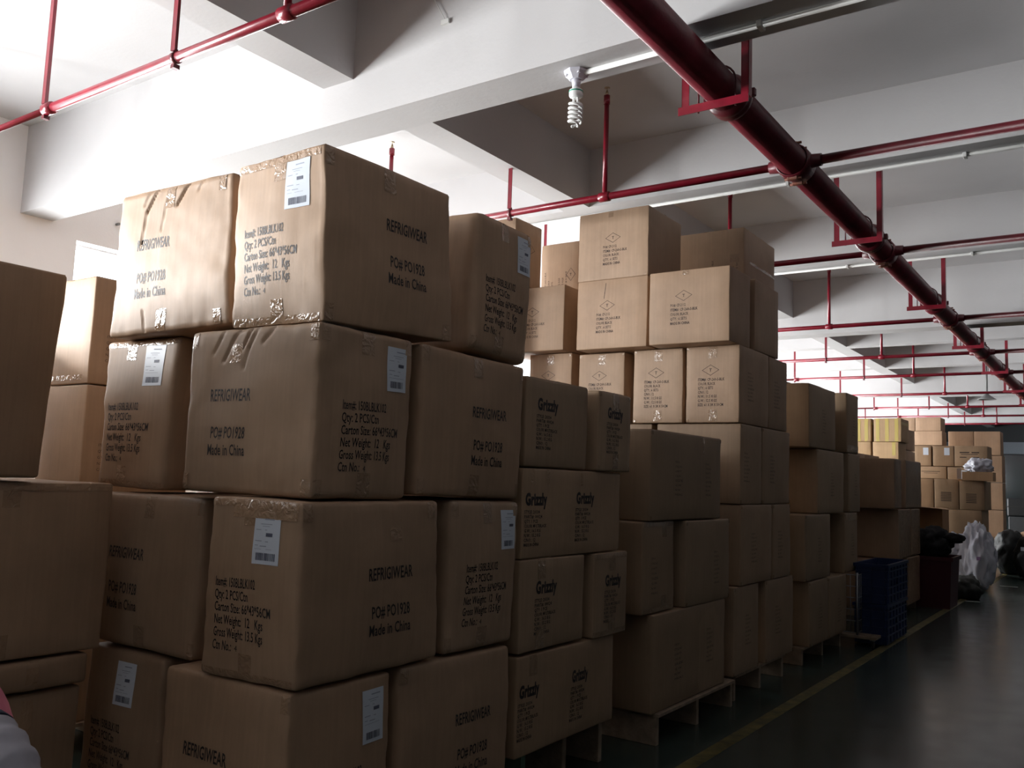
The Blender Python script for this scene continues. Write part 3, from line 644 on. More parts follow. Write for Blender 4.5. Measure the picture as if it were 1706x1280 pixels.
# ---------------- tall stack marked with a T in a diamond
GD = 'cartons marked with a T in a diamond'
T5 = ['PO#: CP-2112', 'ITEM#: CP-260-S-BLK', 'COLOR: BLACK', 'QTY.: 6 SETS', 'MADE IN CHINA']
T7 = ['ITEM#: CP-260-S-BLK', 'COLOR: BLACK', 'QTY.: 6 SETS', 'C/NO.: 12', 'N.W.: 11.5 KGS', 'G.W.: 12.5 KGS', 'SIZE: 61 X 38 X 50CM']
W7 = [.19, .125, .11, .075, .135, .135, .18]; W5 = [.11, .195, .13, .12, .14]
def diamond(k, face, cx, cz, hw=.062, hh=.037, lines=T5, wid=W5, tx=None, p=.031, mat=None):
    mat = mat or M['ink_faint2']
    t = .0026; V = []; q = [(cx - hw, cz), (cx, cz - hh), (cx + hw, cz), (cx, cz + hh)]; 
    qi = [(cx - hw + t * 2, cz), (cx, cz - hh + t * 1.3), (cx + hw - t * 2, cz), (cx, cz + hh - t * 1.3)]
    P_ = np.array(q + qi); hu = k.h[0] if face == 'F' else k.h[1]
    Pw = k.place(face, P_[:, 0] / hu - 1, 1 - P_[:, 1] / k.h[2], .001)
    me = bpy.data.meshes.new('diamond_mark'); me.from_pydata([tuple(p_) for p_ in Pw], [], [(i, (i + 1) % 4, 4 + (i + 1) % 4, 4 + i) for i in range(4)]); me.materials.append(mat); me.update(); link('diamond_mark', me, k.root)
    tx = cx - .085 if tx is None else tx
    k.text(face, [('T', cx - .009, cz + .010, .021, None, .02)] + [(s_, tx, cz + .072 + i * p, .0195, wid[i], .014) for i, s_ in enumerate(lines)], mat, res=1)
M['ink_faint2'] = simple('brown_black_print', (.035, .02, .016), .65)
def tc_(lab, x1, y0, z0, wd, dp, ht, seed, tint=1.0, flaps=False, n=6, yaw=0): return Carton(hexa(x1, y0, z0, wd, dp, ht, yaw), lab, GD, bulge=.004, rr=.007, n=n, crump=.0028, seed=seed, tint=tint, flaps=flaps)
# crown
k = tc_('diamond-marked carton standing topmost, highest of the whole tall stack, its side in shade', -2.71, 5.49, 2.815, .565, .55, .502, 50, flaps=True); diamond(k, 'F', .285, .20, tx=.205); k.rect('F', .245, .285, 0, .045, .0012, 'tape_end', M['tape'], nn=2, tint=.8); corner_tapes(k, 'F', .565, ((1, -1),))
k = tc_('carton lying on its side with sideways print, right of the topmost diamond carton', -2.318, 6.31, 2.815, .61, .70, .50, 51, tint=.9, flaps=True); k.text('F', [(s_, .37 + i * .032, .44, .016, W7[i] * 1.1, 0, 1) for i, s_ in enumerate(T7)], M['ink_faint2']); k.rect('R', .1, .69, .24, .262, .0016, 'seam_tape', M['tape'], nn=6, mv=1, tint=.9); k.rect('F', .50, .57, .2, .26, .0012, 'tape_patch', M['tape'], nn=2, tint=.8)
k = tc_('carton with sideways diamond print, left of the topmost diamond-marked carton', -3.615, 6.07, 2.815, .365, .45, .50, 52, flaps=True); k.text('F', [(s_, .05 + i * .034, .44, .016, W7[i] * 1.1, 0, 1) for i, s_ in enumerate(T7)], M['ink_faint2'])
diamond(k, 'F', .29, .27, .045, .055, [], [])
k = tc_('carton farthest left in the tall diamond-marked stack, peeping over the nearest stack', -3.696, 5.27, 2.815, .45, .36, .495, 53, flaps=True); diamond(k, 'R', .2, .2, lines=[], wid=[])
# row 5
for i, z_ in enumerate((1.858, 2.335)): k = tc_(('upper', 'lower')[1 - i] + ' carton under the farthest left carton of the diamond stack, hidden from the aisle', -3.955, 4.93, z_, .42, .57, .474, 190 + i)
k = tc_('left carton in the diamond stack\'s second row, half hidden by the nearest stack', -3.375, 5.47, 2.32, .565, .40, .49, 54); diamond(k, 'F', .285, .19, tx=.205)
k = tc_('middle carton in the diamond stack\'s second row, scratched above its diamond', -2.69, 5.45, 2.305, .56, .40, .50, 55); diamond(k, 'F', .245, .19, tx=.16); k.text('F', [('/', .215, .14, .12, .02, -.01)], M['ink_faint2'], 'scratch_mark')
k = tc_('right carton in the diamond stack\'s second row, at the aisle corner', -2.09, 5.43, 2.305, .575, .38, .50, 56); diamond(k, 'F', .255, .175, tx=.16); k.rect('F', .245, .29, 0, .035, .0012, 'tape_end', M['tape'], nn=2, tint=.8)
k = tc_('carton behind the aisle corner carton, second row from the top, beyond a dark slot', -2.08, 5.88, 2.305, .50, .50, .50, 57)
for i, (x_, y_) in enumerate(((-2.62, 6.0), (-3.20, 6.0))): k = tc_('rear carton in the diamond stack\'s second row, hidden behind the front ones', x_, y_, 2.305, .54, .55, .50, 58 + i)
# row 4
for i, (x_, zt, lab) in enumerate(((-3.37, 2.315, 'first (leftmost) small-faced carton of the third row from the top of the diamond stack'), (-2.93, 2.295, 'second small-faced carton from the left, third row from the top of the diamond stack'),
                                   (-2.48, 2.30, 'third small-faced carton from the left, third row from the top of the diamond stack'), (-2.08, 2.303, 'small-faced carton at the aisle corner, third row from the top of the diamond stack'))):
    k = tc_(lab, x_, 5.59, 1.785, .375, .575, zt - 1.785 - .0, 62 + i, n=8)
    diamond(k, 'F', .175, .165, lines=T7, wid=W7, tx=.085, p=.0285)
    tapes(k, 'F', .375, .19, True, True, False); corner_tapes(k, 'F', .375, ((-1, 1), (1, 1), (-1, -1), (1, -1)))
    if i == 3: faint(k, 'R', .15, .18, w=.13)
k = tc_('side-on aisle carton behind the corner one, diamond stack\'s third row from the top', -2.08, 6.18, 1.785, .58, .40, .515, 66, tint=.9); faint(k, 'R', .1, .18, w=.14)
for i, x_ in enumerate((-2.70, -3.30)): k = tc_('rear carton in the diamond stack\'s third row, hidden behind the front ones', x_, 6.18, 1.785, .55, .40, .515, 67 + i)
# rows 3..1
def frow(z0, z1, lab, cols, seed):
    for i, (x_, y_, wd, dp, pr) in enumerate(cols):
        k = tc_(lab[i], x_, y_, z0, wd, dp, z1 - z0, seed + i, tint=(.92, .95, .95), n=7)
        if pr: faint(k, 'R', pr, .2, w=.12)
        corner_tapes(k, 'R', dp, ((-1, 1), (1, 1), (-1, -1), (1, -1)) if x_ > -2.2 else ())
frow(1.252, 1.780, ['aisle corner carton of the fourth row from the top of the diamond stack', 'carton right of the corner, fourth row from the top of the diamond stack', 'carton left of the corner one in the fourth row of the diamond stack', 'leftmost carton of the fourth row of the diamond stack, hidden behind the bear-logo stack', 'second hidden carton of the fourth row of the diamond stack'],
     [(-2.08, 5.62, .60, .41, .06), (-2.08, 6.045, .40, .60, .15), (-2.72, 5.62, .58, .60, 0), (-3.34, 5.62, .40, .60, 0), (-2.52, 6.25, .2, .4, 0)][:4], 70)
frow(.725, 1.247, ['aisle corner carton of the fifth row from the top of the diamond stack', 'carton right of the corner, fifth row from the top of the diamond stack', 'shaded carton left of the corner one in the diamond stack\'s fifth row', 'innermost hidden carton of the fifth row of the diamond stack'],
     [(-2.08, 5.63, .40, .62, .2), (-2.08, 6.275, .60, .39, .1), (-2.52, 5.63, .60, .62, 0), (-3.16, 5.63, .60, .62, 0)], 75)
frow(.165, .720, ['aisle corner carton on the pallet of the diamond stack, glossy tape at its top', 'right carton on the pallet of the diamond stack, sagging top edge', 'inner carton on the pallet of the diamond stack, in deep shade', 'innermost hidden carton on the pallet of the diamond stack'],
     [(-2.09, 5.55, .60, .46, .2), (-2.085, 6.14, .40, .61, .2), (-2.75, 5.55, .55, .60, 0), (-3.34, 5.55, .40, .60, 0)], 80)

# ---------------- fifth stack (I) and sixth (J)
GF = 'unseen rear cartons added to block window light'
rr_ = [(x_, y_, z_) for (x_, ylist, zl) in ((-3.55, (3.0, 3.85, 4.69), (0, .62, 1.24)), (-2.90, (6.64, 7.48, 8.32, 9.16, 10.0, 10.84, 11.68, 12.52), (0, .62, 1.24))) for y_ in ylist for z_ in zl] + [(-2.90, y_, 1.86) for y_ in (8.32, 9.16, 10.0)]  # hidden cartons added so no window light leaks through the stack gaps
for i, (x_, y_, z_) in enumerate(rr_):
    k = Carton(hexa(x_, y_, z_, .62, .83, .615), 'unseen large carton added behind the aisle stacks to keep window light out', GF, bulge=.004, rr=.008, n=3, crump=.003, seed=200 + i, flaps=z_ > 1)
GI = 'dark olive-brown cartons past the diamond stack'
TI = (.80, .84, .82)
I_ = [('left carton of the top row', 7.15, 1.700, .52, .77, .515, 1), ('right carton of the top row', 8.30, 1.705, .5, .42, .545, 1),
      ('left carton of the second row', 7.38, 1.168, .66, .81, .527, 0), ('right carton of the second row', 8.36, 1.168, .5, .41, .535, 0),
      ('left carton of the third row', 7.05, .645, .60, .70, .518, 0), ('shiny-topped right carton of the third row', 8.22, .635, .6, .44, .528, 0),
      ('left carton of the bottom row', 7.15, .137, .60, .52, .500, 0), ('right carton of the bottom row', 7.69, .137, .6, .58, .492, 0)]
for i, (lab, y0, z0, wd, dp, ht, fl) in enumerate(I_):
    k = hc(lab + ' of the dark stack just past the diamond stack', y0, z0, wd, dp, ht, 90 + i, g=GI, tint=TI, flaps=bool(fl))
    faint(k, 'R', dp * .45, .2, w=.12); corner_tapes(k, 'R', dp, ((-1, 1), (1, 1), (-1, -1), (1, -1)))
    if i in (1, 5): k.rect('R', .01, dp - .01, (.47 if i == 1 else .0), (.53 if i == 1 else .07), .002, 'stretch_tape', M['tape'], nn=10, mv=3, tint=1.3)
k = hc('filler carton behind the top row of the dark stack just past the diamond stack', 7.93, 1.700, .5, .35, .40, 99, g=GI, tint=TI, x=-2.25)
k = hc('filler carton between the third row cartons of the dark stack, set back in shade', 7.77, .645, .5, .43, .50, 100, g=GI, tint=TI, x=-2.2)
GJ = 'wrapped cartons of the stack behind the blue crates'
J_ = [('left carton of the top row', -2.08, 10.29, 1.185, .66, .34, .54, 1), ('tall glossy right carton of the top row', -2.08, 10.88, 1.185, .5, .90, .55, 1),
      ('left carton of the middle row', -2.08, 10.48, .635, .6, .64, .54, 0), ('right carton of the middle row', -2.08, 11.18, .635, .6, .50, .54, 0),
      ('bottom right carton', -2.08, 10.93, .10, .6, .70, .525, 0), ('bottom left carton', -2.12, 10.28, .10, .6, .60, .525, 0)]
for i, (lab, x_, y0, z0, wd, dp, ht, fl) in enumerate(J_):
    k = hc(lab + ' of the wrapped stack behind the blue crates', y0, z0, wd, dp, ht, 101 + i, g=GJ, tint=(.9, .9, .9), x=x_, flaps=bool(fl))
    k.rect('R', .005, dp - .005, .01, ht - .01, .003, 'clear_wrap', M['tape'], nn=8, mv=8, tint=1.05)

# ---------------- far stacks
GK = 'yellow-taped cartons far back'
fz = dict(bulge=.003, rr=.006, n=4, crump=.003)
for i, (x1, z0, wd, ht, lab) in enumerate(((-2.73, 2.105, .385, .345, 'yellow-taped carton on top of the far pile, right one of the pair'), (-3.155, 2.105, .36, .345, 'yellow-taped carton on top of the far pile, left one half hidden'),
                                           (-2.77, 1.755, .36, .345, 'carton under the right yellow-taped one'), (-3.16, 1.755, .36, .345, 'carton under the left yellow-taped one'),
                                           (-2.73, 1.21, .45, .54, 'supporting carton below the yellow-taped pair, hidden behind the wrapped stack'), (-2.73, .66, .45, .54, 'supporting carton lower below the yellow-taped pair, hidden'), (-2.73, 0.0, .45, .65, 'lowest carton below the yellow-taped pair, hidden'),
                                           (-3.2, 1.21, .45, .54, 'supporting carton beside the hidden one below the left yellow-taped carton'), (-3.2, .66, .45, .54, 'lower supporting carton below the left yellow-taped carton, hidden'), (-3.2, 0.0, .45, .65, 'lowest carton below the left yellow-taped carton, hidden'))):
    k = Carton(hexa(x1, 14.0, z0, wd, .55, ht), lab, GK, seed=110 + i, flaps=i < 2, tint=(1.1, 1.08, .9), **fz)
    if i in (0, 1):
        for a in (.03, .16, wd - .09): k.rect('F', a, a + .05, 0, ht, .002, 'yellow_tape', M['yellowtape'], nn=2, mv=4)
        k.rect('R', .0, .55, .05, .09, .002, 'yellow_tape', M['yellowtape'], nn=4, mv=1)
    if i == 2: k.rect('F', wd - .09, wd - .04, 0, .2, .002, 'yellow_tape', M['yellowtape'], nn=2, mv=4)
GKK = 'labelled side-on cartons behind the yellow-taped pile'
for i, (y0, z0, ht, lab) in enumerate(((14.75, 1.96, .42, 'side-on carton with a white label, behind the yellow-taped pile'), (15.6, 2.06, .34, 'plain side-on carton right of the labelled one behind the yellow-taped pile'),
                                       (14.75, 1.40, .55, 'carton carrying the labelled side-on carton'), (15.6, 1.5, .55, 'carton carrying the plain side-on carton'),
                                       (14.75, .83, .56, 'lower carton of the side-on pile, nearer one'), (15.6, .93, .56, 'lower carton of the side-on pile, farther one'), (14.75, 0, .82, 'floor-level carton of the side-on pile, nearer one'), (15.6, 0, .92, 'floor-level carton of the side-on pile, farther one'))):
    k = Carton(hexa(-2.98, y0, z0, .5, .78, ht), lab, GKK, seed=125 + i, flaps=i < 2, tint=.9, **fz)
    if i == 0: k.rect('R', .08, .42, .05, .2, .002, 'paper_label', M['label'], nn=1)
GM = 'open-sided wall of mixed cartons at the end of the row'
MY = 17.0
M_ = [('labelled carton, left in the top row', -2.83, 1.84, .28, .35, 1), ('labelled carton, middle of the top row', -2.47, 1.84, .33, .35, 1), ('wide carton with dark print, right in the top row', -1.95, 1.84, .505, .35, 2),
      ('long flat carton under the labelled pair', -2.59, 1.62, .52, .21, 3), ('low carton with a label strip beside the open tray', -2.24, 1.615, .33, .21, 4),
      ('left carton of the middle row', -2.75, 1.105, .37, .505, 0), ('centre carton of the middle row', -2.36, 1.105, .375, .505, 5), ('right carton of the middle row', -1.975, 1.105, .375, .49, 6),
      ('narrow carton of the lower row, beside the white bag', -2.56, .60, .33, .50, 0), ('wide carton behind the white bag', -2.02, .60, .52, .50, 0),
      ('left carton on the floor, hidden', -2.56, 0, .50, .595, 0), ('right carton on the floor, hidden by the white bag', -2.02, 0, .52, .595, 0), ('left carton of the lower row, hidden behind the open carton', -2.92, .60, .34, .50, 0)]
for i, (lab, x1, z0, wd, ht, kind) in enumerate(M_):
    k = Carton(hexa(x1, MY - (.30 if z0 < 1.5 else 0), z0, wd, .60 + (.3 if z0 < 1.5 else 0), ht), lab + ' of the far carton wall', GM, seed=135 + i, flaps=i < 3, tint=(.95, .93, .85), **fz)
    if kind == 1: k.rect('F', wd * .55, wd * .55 + .085, .03, .16, .002, 'paper_label', M['label'], nn=1)
    if kind == 2: k.quads('F', [(.08, .38, .10, .12), (.1, .36, .135, .145), (.08, .38, .185, .2)], .002, 'dark_print', M['ink_faint2'])
    if kind == 3: k.quads('F', [(.12, .42, .08, .09), (.16, .38, .11, .117)], .002, 'dark_print', M['ink_faint2'])
    if kind == 4: k.rect('F', .20, .30, .05, .2, .002, 'paper_label', M['label'], nn=1)
    if kind in (5, 6): k.quads('F', [(.1, .26, .22 + j * .028, .232 + j * .028) for j in range(6)], .002, 'dark_print', M['ink_faint2']); k.rect('F', .17, .2, 0, .1, .002, 'tape_end', M['tape'], nn=1, tint=1.1)
# open tray with film in front of the upper rows
tr = thing('open_tray', 'shallow open brown tray carton heaped with white film, on the far carton wall', 'carton', (-2.06, 16.80, 1.597))
mb = MB(); 
for a, b in (((-.23, -.2, 0), (.23, .2, .006)), ((-.23, -.2, .006), (.23, -.194, .145)), ((-.23, .194, .006), (.23, .2, .145)), ((-.23, -.194, .006), (-.224, .194, .145)), ((.224, -.194, .006), (.23, .194, .145))): mb.box(a, b)
o = mb.obj('tray_body', M['kraft'], tr); o.color = (.5, .31, .17, 1)
o = MB().box((-.30, -.26, .02), (-.232, -.25, .20)).obj('side_flap', M['kraft'], tr); o.color = (.6, .45, .35, 1)
GN = 'pale cartons behind the far wall of cartons'
for i, (x1, y0, z0, wd, dp, ht, lab) in enumerate(((-2.06, 20.0, 2.16, .47, .5, .47, 'pale carton of the joined pair rising behind the far wall, right one'), (-2.54, 20.0, 2.16, .46, .5, .47, 'pale carton of the joined pair rising behind the far wall, left one'),
        (-2.04, 20.0, 1.62, .96, .5, .53, 'broad carton under the joined pale pair'), (-2.04, 20.0, 1.08, .96, .5, .53, 'broad carton two below the joined pale pair'), (-2.04, 20.0, .54, .96, .5, .53, 'broad carton three below the joined pale pair'), (-2.04, 20.0, 0.0, .96, .5, .53, 'broad floor carton under the joined pale pair'),
        (-2.98, 19.0, 2.585, .46, .5, .26, 'pale low carton at the very top behind the yellow-taped pile, right one'), (-3.45, 19.0, 2.585, .34, .5, .26, 'pale low carton at the very top behind the yellow-taped pile, left one'),
        (-2.96, 19.0, 2.30, .5, .5, .28, 'pale low carton directly under the topmost pair'), (-3.47, 19.0, 2.30, .4, .5, .28, 'pale low carton under the topmost pair, left side'),
        (-2.96, 19.0, 1.73, .9, .5, .56, 'hidden carton in the column of pale cartons, upper'), (-2.96, 19.0, 1.16, .9, .5, .56, 'hidden carton in the column of pale cartons, middle'), (-2.96, 19.0, .59, .9, .5, .56, 'hidden carton in the column of pale cartons, lower'), (-2.96, 19.0, 0.0, .9, .5, .58, 'hidden carton in the column of pale cartons, on the floor'),
        (-1.69, 19.0, .34, .31, .5, .34, 'low brown carton right of the far wall, above the black sacks'), (-1.69, 19.0, 0, .31, .5, .335, 'low brown floor carton behind the black sacks'),
        (-1.33, 19.05, .34, .33, .5, .36, 'low brown carton at the right picture edge, above the black sacks'), (-1.33, 19.05, 0, .33, .5, .335, 'low brown floor carton at the right picture edge, behind the sacks'))):
    k = Carton(hexa(x1, y0, z0, wd, dp, ht), lab, GN, seed=160 + i, flaps=i in (0, 1, 6, 7), tint=(1.15, 1.12, 1.1), **fz)
sb = thing('storage_case', 'black case standing on the brown cartons at the right picture edge', 'case', (-1.75, 22.0, 0.0))
MB().box((-.42, 0, .92), (.5, .4, 1.32), .03).obj('case_body', M['blackbag'], sb); MB().box((-.44, -.01, 1.12), (.52, .41, 1.14)).obj('case_rim', M['rubber'], sb); MB().box((-.4, 0, 0), (.48, .4, .92), .02).obj('case_base', M['farwall'], sb)

# open brown carton with black clothes, next to the maroon bin
oc = thing('open_carton', 'open brown carton with one flap folded out, behind the maroon bin', 'carton', (-2.18, 12.75, 0.0))
mb = MB(); W_, D_, H_ = .22, .25, 1.18
for a, b in (((-W_, -D_, .62), (W_, D_, .626)), ((-W_, -D_, .626), (W_, -D_ + .006, H_)), ((-W_, D_ - .006, .626), (W_, D_, H_)), ((-W_, -D_ + .006, .626), (-W_ + .006, D_ - .006, H_)), ((W_ - .006, -D_ + .006, .626), (W_, D_ - .006, H_))): mb.box(a, b)
o = mb.obj('body', M['kraft'], oc); o.color = (.42, .22, .1, 1)
mb = MB(); mb.add([(-W_, -D_, H_), (W_, -D_, H_), (W_ + .2, -D_ - .24, H_ - .02), (-W_, -D_ - .24, H_ + .02), (-W_, -D_, H_ + .004), (W_, -D_, H_ + .004), (W_ + .2, -D_ - .24, H_ - .016), (-W_, -D_ - .24, H_ + .024)], [(3, 2, 1, 0), (4, 5, 6, 7), (0, 1, 5, 4), (1, 2, 6, 5), (2, 3, 7, 6), (3, 0, 4, 7)])
o = mb.obj('flap', M['kraft'], oc); o.color = (.62, .4, .24, 1)
k = Carton(hexa(-1.96, 12.5, 0.0, .44, .5, .615), 'plain carton carrying the open brown one, behind the maroon bin', '', seed=180, flaps=False, **fz)

# ================================================================== soft lumps
def lump(name, mat, c, r, seed, amp=.25, fr=3.0, sub=4, parent=None, flat=None, ridge=0, loc=None):
    import bmesh
    bm = bmesh.new(); bmesh.ops.create_icosphere(bm, subdivisions=sub, radius=1)
    for v in bm.verts:
        d = v.co.normalized(); q = d * fr + Vector((seed, seed * .3, 1.7))
        a = noise.noise(q) * amp + noise.noise(q * 2.3) * amp * .45
        if ridge: a += -abs(noise.noise(Vector((d.x * fr * 2.2, d.y * fr * 2.2, d.z * .9 * fr)) + Vector((seed, 0, 0)))) * ridge + ridge * .3
        p = d * (1 + a); p = Vector((c[0] + p.x * r[0], c[1] + p.y * r[1], c[2] + p.z * r[2]))
        if flat is not None and p.z < flat: p.z = flat + (p.z - flat) * .02
        v.co = p
    me = bpy.data.meshes.new(name); bm.to_mesh(me); bm.free(); me.polygons.foreach_set('use_smooth', [True] * len(me.polygons)); me.materials.append(mat); me.update()
    return link(name, me, parent, loc)
fl_ = lump('film_heap', M['whiteplastic'], (0, 0, .09), (.19, .16, .13), 3, .5, 2.2, 4, None, 0, .5, (-2.05, 16.78, 1.75)); tag(fl_, 'crumpled white film heaped in the open tray far back', 'plastic film')
wb = thing('plastic_bag', 'big crumpled translucent white plastic bag leaning at the foot of the far cartons', 'bag', (-1.85, 14.5, 0))
lump('bag_body', M['whiteplastic'], (.01, 0, .44), (.24, .22, .47), 5, .2, 2.0, 5, wb, .004, .38)
lump('bag_collar', M['whiteplastic'], (-.26, .02, .62), (.17, .12, .16), 9, .3, 2.5, 4, wb, None, .5)
MB().box((.05, -.262, .44), (.10, -.252, .49)).obj('violet_mark', M['purple'], wb)
bb = thing('black_sack', 'glossy black sack left of the pair at the right picture edge', 'sack', (-1.72, 17.9, 0), 0, 'black sacks on the floor')
lump('sack_body', M['blackbag'], (0, 0, .36), (.28, .25, .38), 11, .18, 2.2, 4, bb, .003, .25)
lump('tied_neck', M['blackbag'], (-.02, 0, .72), (.08, .08, .06), 12, .3, 3, 3, bb)
bb = thing('black_sack', 'black sack with pale printed mark at the right picture edge', 'sack', (-1.33, 17.0, 0), 0, 'black sacks on the floor')
lump('sack_body', M['blackbag'], (0, 0, .34), (.26, .25, .38), 14, .18, 2.2, 4, bb, .003, .25)
lump('tied_neck', M['blackbag'], (0, 0, .70), (.08, .08, .06), 15, .3, 3, 3, bb)
MB().box((-.14, -.255, .48), (-.03, -.245, .54)).obj('pale_print', M['label'], bb)
dg = lump('grey_sack', M['darkbag'], (0, 0, .13), (.20, .2, .16), 17, .2, 2.2, 4, None, .003, .2, (-1.80, 13.2, 0)); tag(dg, 'low dark grey sack on the floor between maroon bin and white bag', 'sack')
# maroon bin with black clothes
bn = thing('plastic_bin', 'dark maroon plastic bin filled with black clothes beside the blue crates', 'bin', (-2.02, 12.05, 0))
mb = MB(); a_, b_ = .24, .28
mb.add([(-a_, -b_, 0), (a_, -b_, 0), (a_, b_, 0), (-a_, b_, 0), (-a_ - .03, -b_ - .03, .6), (a_ + .03, -b_ - .03, .6), (a_ + .03, b_ + .03, .6), (-a_ - .03, b_ + .03, .6), (-a_ - .01, -b_ - .01, .6), (a_ + .01, -b_ - .01, .6), (a_ + .01, b_ + .01, .6), (-a_ - .01, b_ + .01, .6), (-a_ + .02, -b_ + .02, .03), (a_ - .02, -b_ + .02, .03), (a_ - .02, b_ - .02, .03), (-a_ + .02, b_ - .02, .03)],
       [(3, 2, 1, 0)] + [(i, (i + 1) % 4, 4 + (i + 1) % 4, 4 + i) for i in range(4)] + [(4 + i, 4 + (i + 1) % 4, 8 + (i + 1) % 4, 8 + i) for i in range(4)] + [(8 + i, 8 + (i + 1) % 4, 12 + (i + 1) % 4, 12 + i) for i in range(4)] + [(12, 13, 14, 15)])
mb.obj('bin_body', M['maroon'], bn)
MB().box((-a_ - .05, -b_ - .05, .565), (a_ + .05, -b_ - .026, .61)).box((-a_ - .05, b_ + .026, .565), (a_ + .05, b_ + .05, .61)).box((-a_ - .05, -b_ - .026, .565), (-a_ - .026, b_ + .026, .61)).box((a_ + .026, -b_ - .026, .565), (a_ + .05, b_ + .026, .61)).obj('bin_rim', M['maroon'], bn)
cl = lump('black_clothes', M['black'], (0, 0, .75), (.23, .27, .19), 21, .25, 2.2, 4, None, .58, .3, (-2.02, 12.05, 0)); tag(cl, 'heap of black clothes piled in the maroon bin', 'clothes')
lump('drooping_sleeve', M['black'], (.26, -.05, .83), (.13, .10, .06), 22, .3, 2.2, 3, cl)
# pink and grey garment in the lower left corner, on a carton out of the frame
gm = thing('padded_jacket', 'pink and light grey padded garment bundled in the lower left corner', 'garment', (-1.72, .76, .61))
lump('pink_body', M['pink'], (.05, .0, .215), (.145, .09, .18), 31, .05, 1.6, 4, gm, .005, .03)
mb = MB(); pts = []; rs = []
for q in range(25):
    f = q / 24; pts.append((.175 + .15 * math.sin(f * 1.5), -.012, .305 - .05 * f - .20 * f * f)); rs.append(.044 + .018 * f + .003 * math.sin(q * 1.9))
mb.tube(pts, rs, 20); mb.obj('grey_sleeve', M['greyfab'], gm)
MB().tube([(.165, -.012, .307), (.183, -.012, .304)], .0475, 20).obj('dark_seam', M['navyfab'], gm)
MB().tube([(.17, -.062, .27), (.215, -.074, .235), (.24, -.078, .17), (.25, -.078, .08)], .012, 10).obj('pink_piping', M['pink'], gm)
MB().tube([(.318, -.012, .11), (.326, -.012, .07)], [.068, .066], 18).obj('dark_cuff', M['navyfab'], gm)
k = Carton(hexa(-1.42, .5, 0, .6, .6, .60), 'carton under the pink and grey garment, below the picture', '', seed=190, flaps=False, **fz)

# ================================================================== pallets
def pallet(label, x1, y0, wd, ln_, ht, mat2='wood', mats='wood', over=0.03):
    t = thing('pallet', label, 'pallet', (x1, y0, 0), 0, 'wooden pallets under the stacks')
    nbd = 6; bw = .11; gap = (wd - nbd * bw) / (nbd - 1)
    for i in range(nbd):
        xx = -i * (bw + gap); MB().box((xx - bw, 0, ht - .018), (xx, ln_, ht), .002).obj('deck_board', M['wood'], t)
    for j in range(3):
        yy = (ln_ - .04) * j / 2; MB().box((-wd + .02, yy, .0), (-.015, yy + .035, ht - .018), .002).obj('stringer', M[mats if j != 0 else mat2], t)
    for xx in (-.11, -wd / 2 - .05, -wd + .02): pass
pallet('pallet under the nearest stack, below the picture edge', -2.06, 1.90, 1.22, 1.15, .134)
pallet('pallet under the leftmost plain stack, below the picture edge', -3.08, 1.2, .62, .58, .135)
pallet('pallet under the narrow sunlit stack at the left', -4.15, 2.3, .5, .7, .135)
pallet('pallet with a greenish block under the bear-logo stack', -2.16, 3.28, .85, .72, .222, 'greenwood')
pallet('light wooden pallet sticking out under the faded-print stack', -2.06, 4.40, .95, 1.10, .163)
pallet('wooden pallet under the tall diamond-marked stack', -2.10, 5.62, 1.5, 1.0, .163)
pallet('low pallet under the wrapped stack behind the blue crates', -2.11, 10.28, .8, 1.35, .098)
pallet('low pallet under the dark stack past the diamond stack', -2.11, 7.10, .78, 1.14, .135)

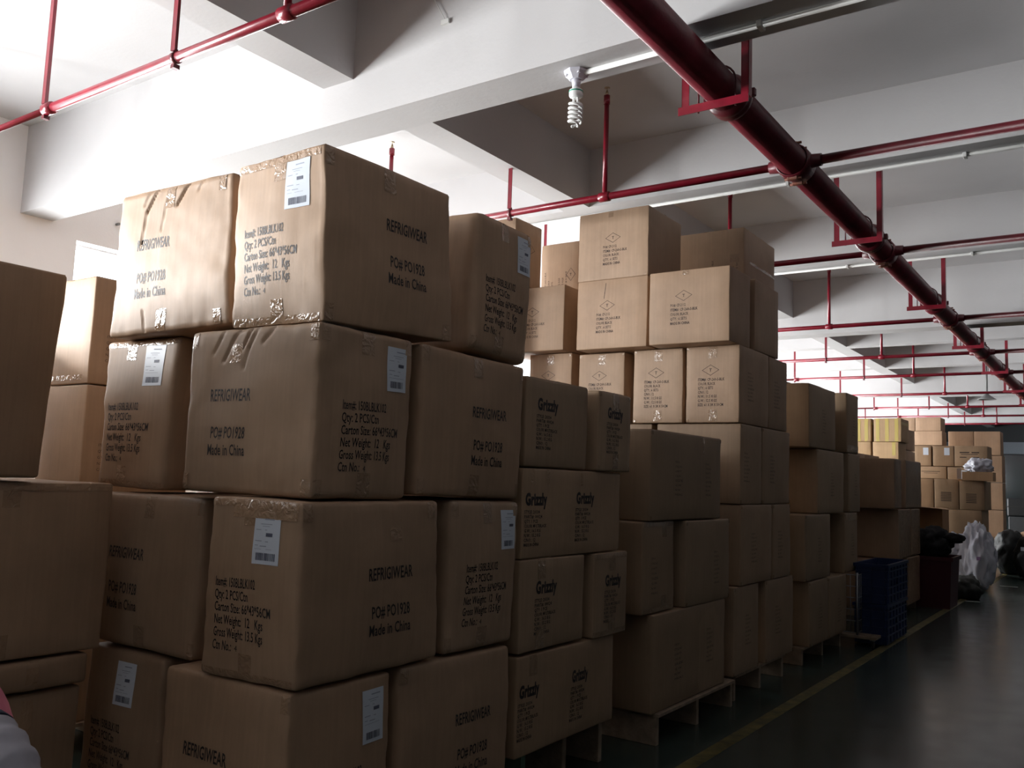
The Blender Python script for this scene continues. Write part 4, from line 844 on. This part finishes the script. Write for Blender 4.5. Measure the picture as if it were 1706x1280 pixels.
# ================================================================== blue crates, cage trolley
def crate(label, x1, y0, z0):
    t = thing('plastic_crate', label, 'crate', (x1, y0, z0), 0, 'blue plastic crates')
    W2, D2, H2 = .27, .84, .35; th = .006
    mb = MB().box((-W2, 0, 0), (0, D2, th)).box((-W2, 0, th), (0, th, H2)).box((-W2, D2 - th, th), (0, D2, H2)).box((-W2, th, th), (-W2 + th, D2 - th, H2)).box((-th, th, th), (0, D2 - th, H2)); mb.obj('crate_body', M['blue'], t)
    mb = MB()
    for z in (.07, .14, .21, .28): mb.box((0, .0, z), (.012, D2, z + .012)).box((-W2, -.012, z), (0, 0, z + .012))
    for q in range(7): y = .02 + q * .133; mb.box((0, y, .01), (.010, y + .01, H2 - .03))
    for q in range(3): x = -W2 + .02 + q * .11; mb.box((x, -.010, .01), (x + .01, 0, H2 - .03))
    mb.obj('outer_ribs', M['blue'], t)
    MB().box((-W2 - .015, -.018, H2 - .028), (.018, 0, H2)).box((-W2 - .015, D2, H2 - .028), (.018, D2 + .015, H2)).box((0, 0, H2 - .028), (.018, D2, H2)).box((-W2 - .015, 0, H2 - .028), (-W2, D2, H2)).obj('rim', M['blue'], t)
    mb = MB().tube([(.011, .40, .18), (.017, .40, .18)], .02, 14); mb.obj('round_boss', M['blue'], t)
crate('upper blue plastic crate of the two stacked by the aisle line', -1.79, 8.50, .365)
crate('lower blue plastic crate of the two stacked by the aisle line', -1.80, 8.50, .012)
cg = thing('cage_trolley', 'grey wire cage trolley with wooden base, standing left of the blue crates', 'trolley', (-2.0, 8.31, 0))
mb = MB()
for z in (.12, .22, .32, .42, .52, .62): mb.tube([(-.46, 0, z), (0, 0, z)], .004, 6); mb.tube([(0, 0, z), (0, .16, z)], .004, 6)
for q in range(9): mb.tube([(-.46 + q * .0575, 0, .12), (-.46 + q * .0575, 0, .62)], .0035, 6)
for q in range(3): mb.tube([(0, q * .055 + .03, .12), (0, q * .055 + .03, .62)], .0035, 6)
mb.obj('wire_mesh', M['steel'], cg)
for x in (-.46, 0): MB().tube([(x, 0, .08), (x, 0, .64)], .011, 8).obj('frame_post', M['steel'], cg)
MB().box((-.48, -.02, .075), (.16, .17, .10), .003).obj('base_board', M['wood'], cg)
for x, y in ((-.42, .05), (.12, .03)):
    w_ = MB().tube([(x - .012, y, .035), (x + .012, y, .035)], .034, 16).obj('wheel', M['rubber'], cg); MB().box((x - .02, y - .02, .06), (x + .02, y + .02, .076)).obj('castor_plate', M['steel'], w_)
for i, (x, y, a, lab) in enumerate(((-1.72, 12.9, .3, 'pale paper strip on the floor beside the grey sack'), (-1.53, 15.5, .1, 'pale paper strip on the open floor near the black sacks'))):
    o = MB().box((-.12, -.02, 0), (.12, .02, .002)).obj('paper_scrap', M['litter'], loc=(x, y, .0)); o.rotation_euler = (0, 0, a); tag(o, lab, 'paper')
print('objects', len(bpy.data.objects), 'tris~', sum(len(p.vertices) - 2 for m in bpy.data.meshes for p in m.polygons))
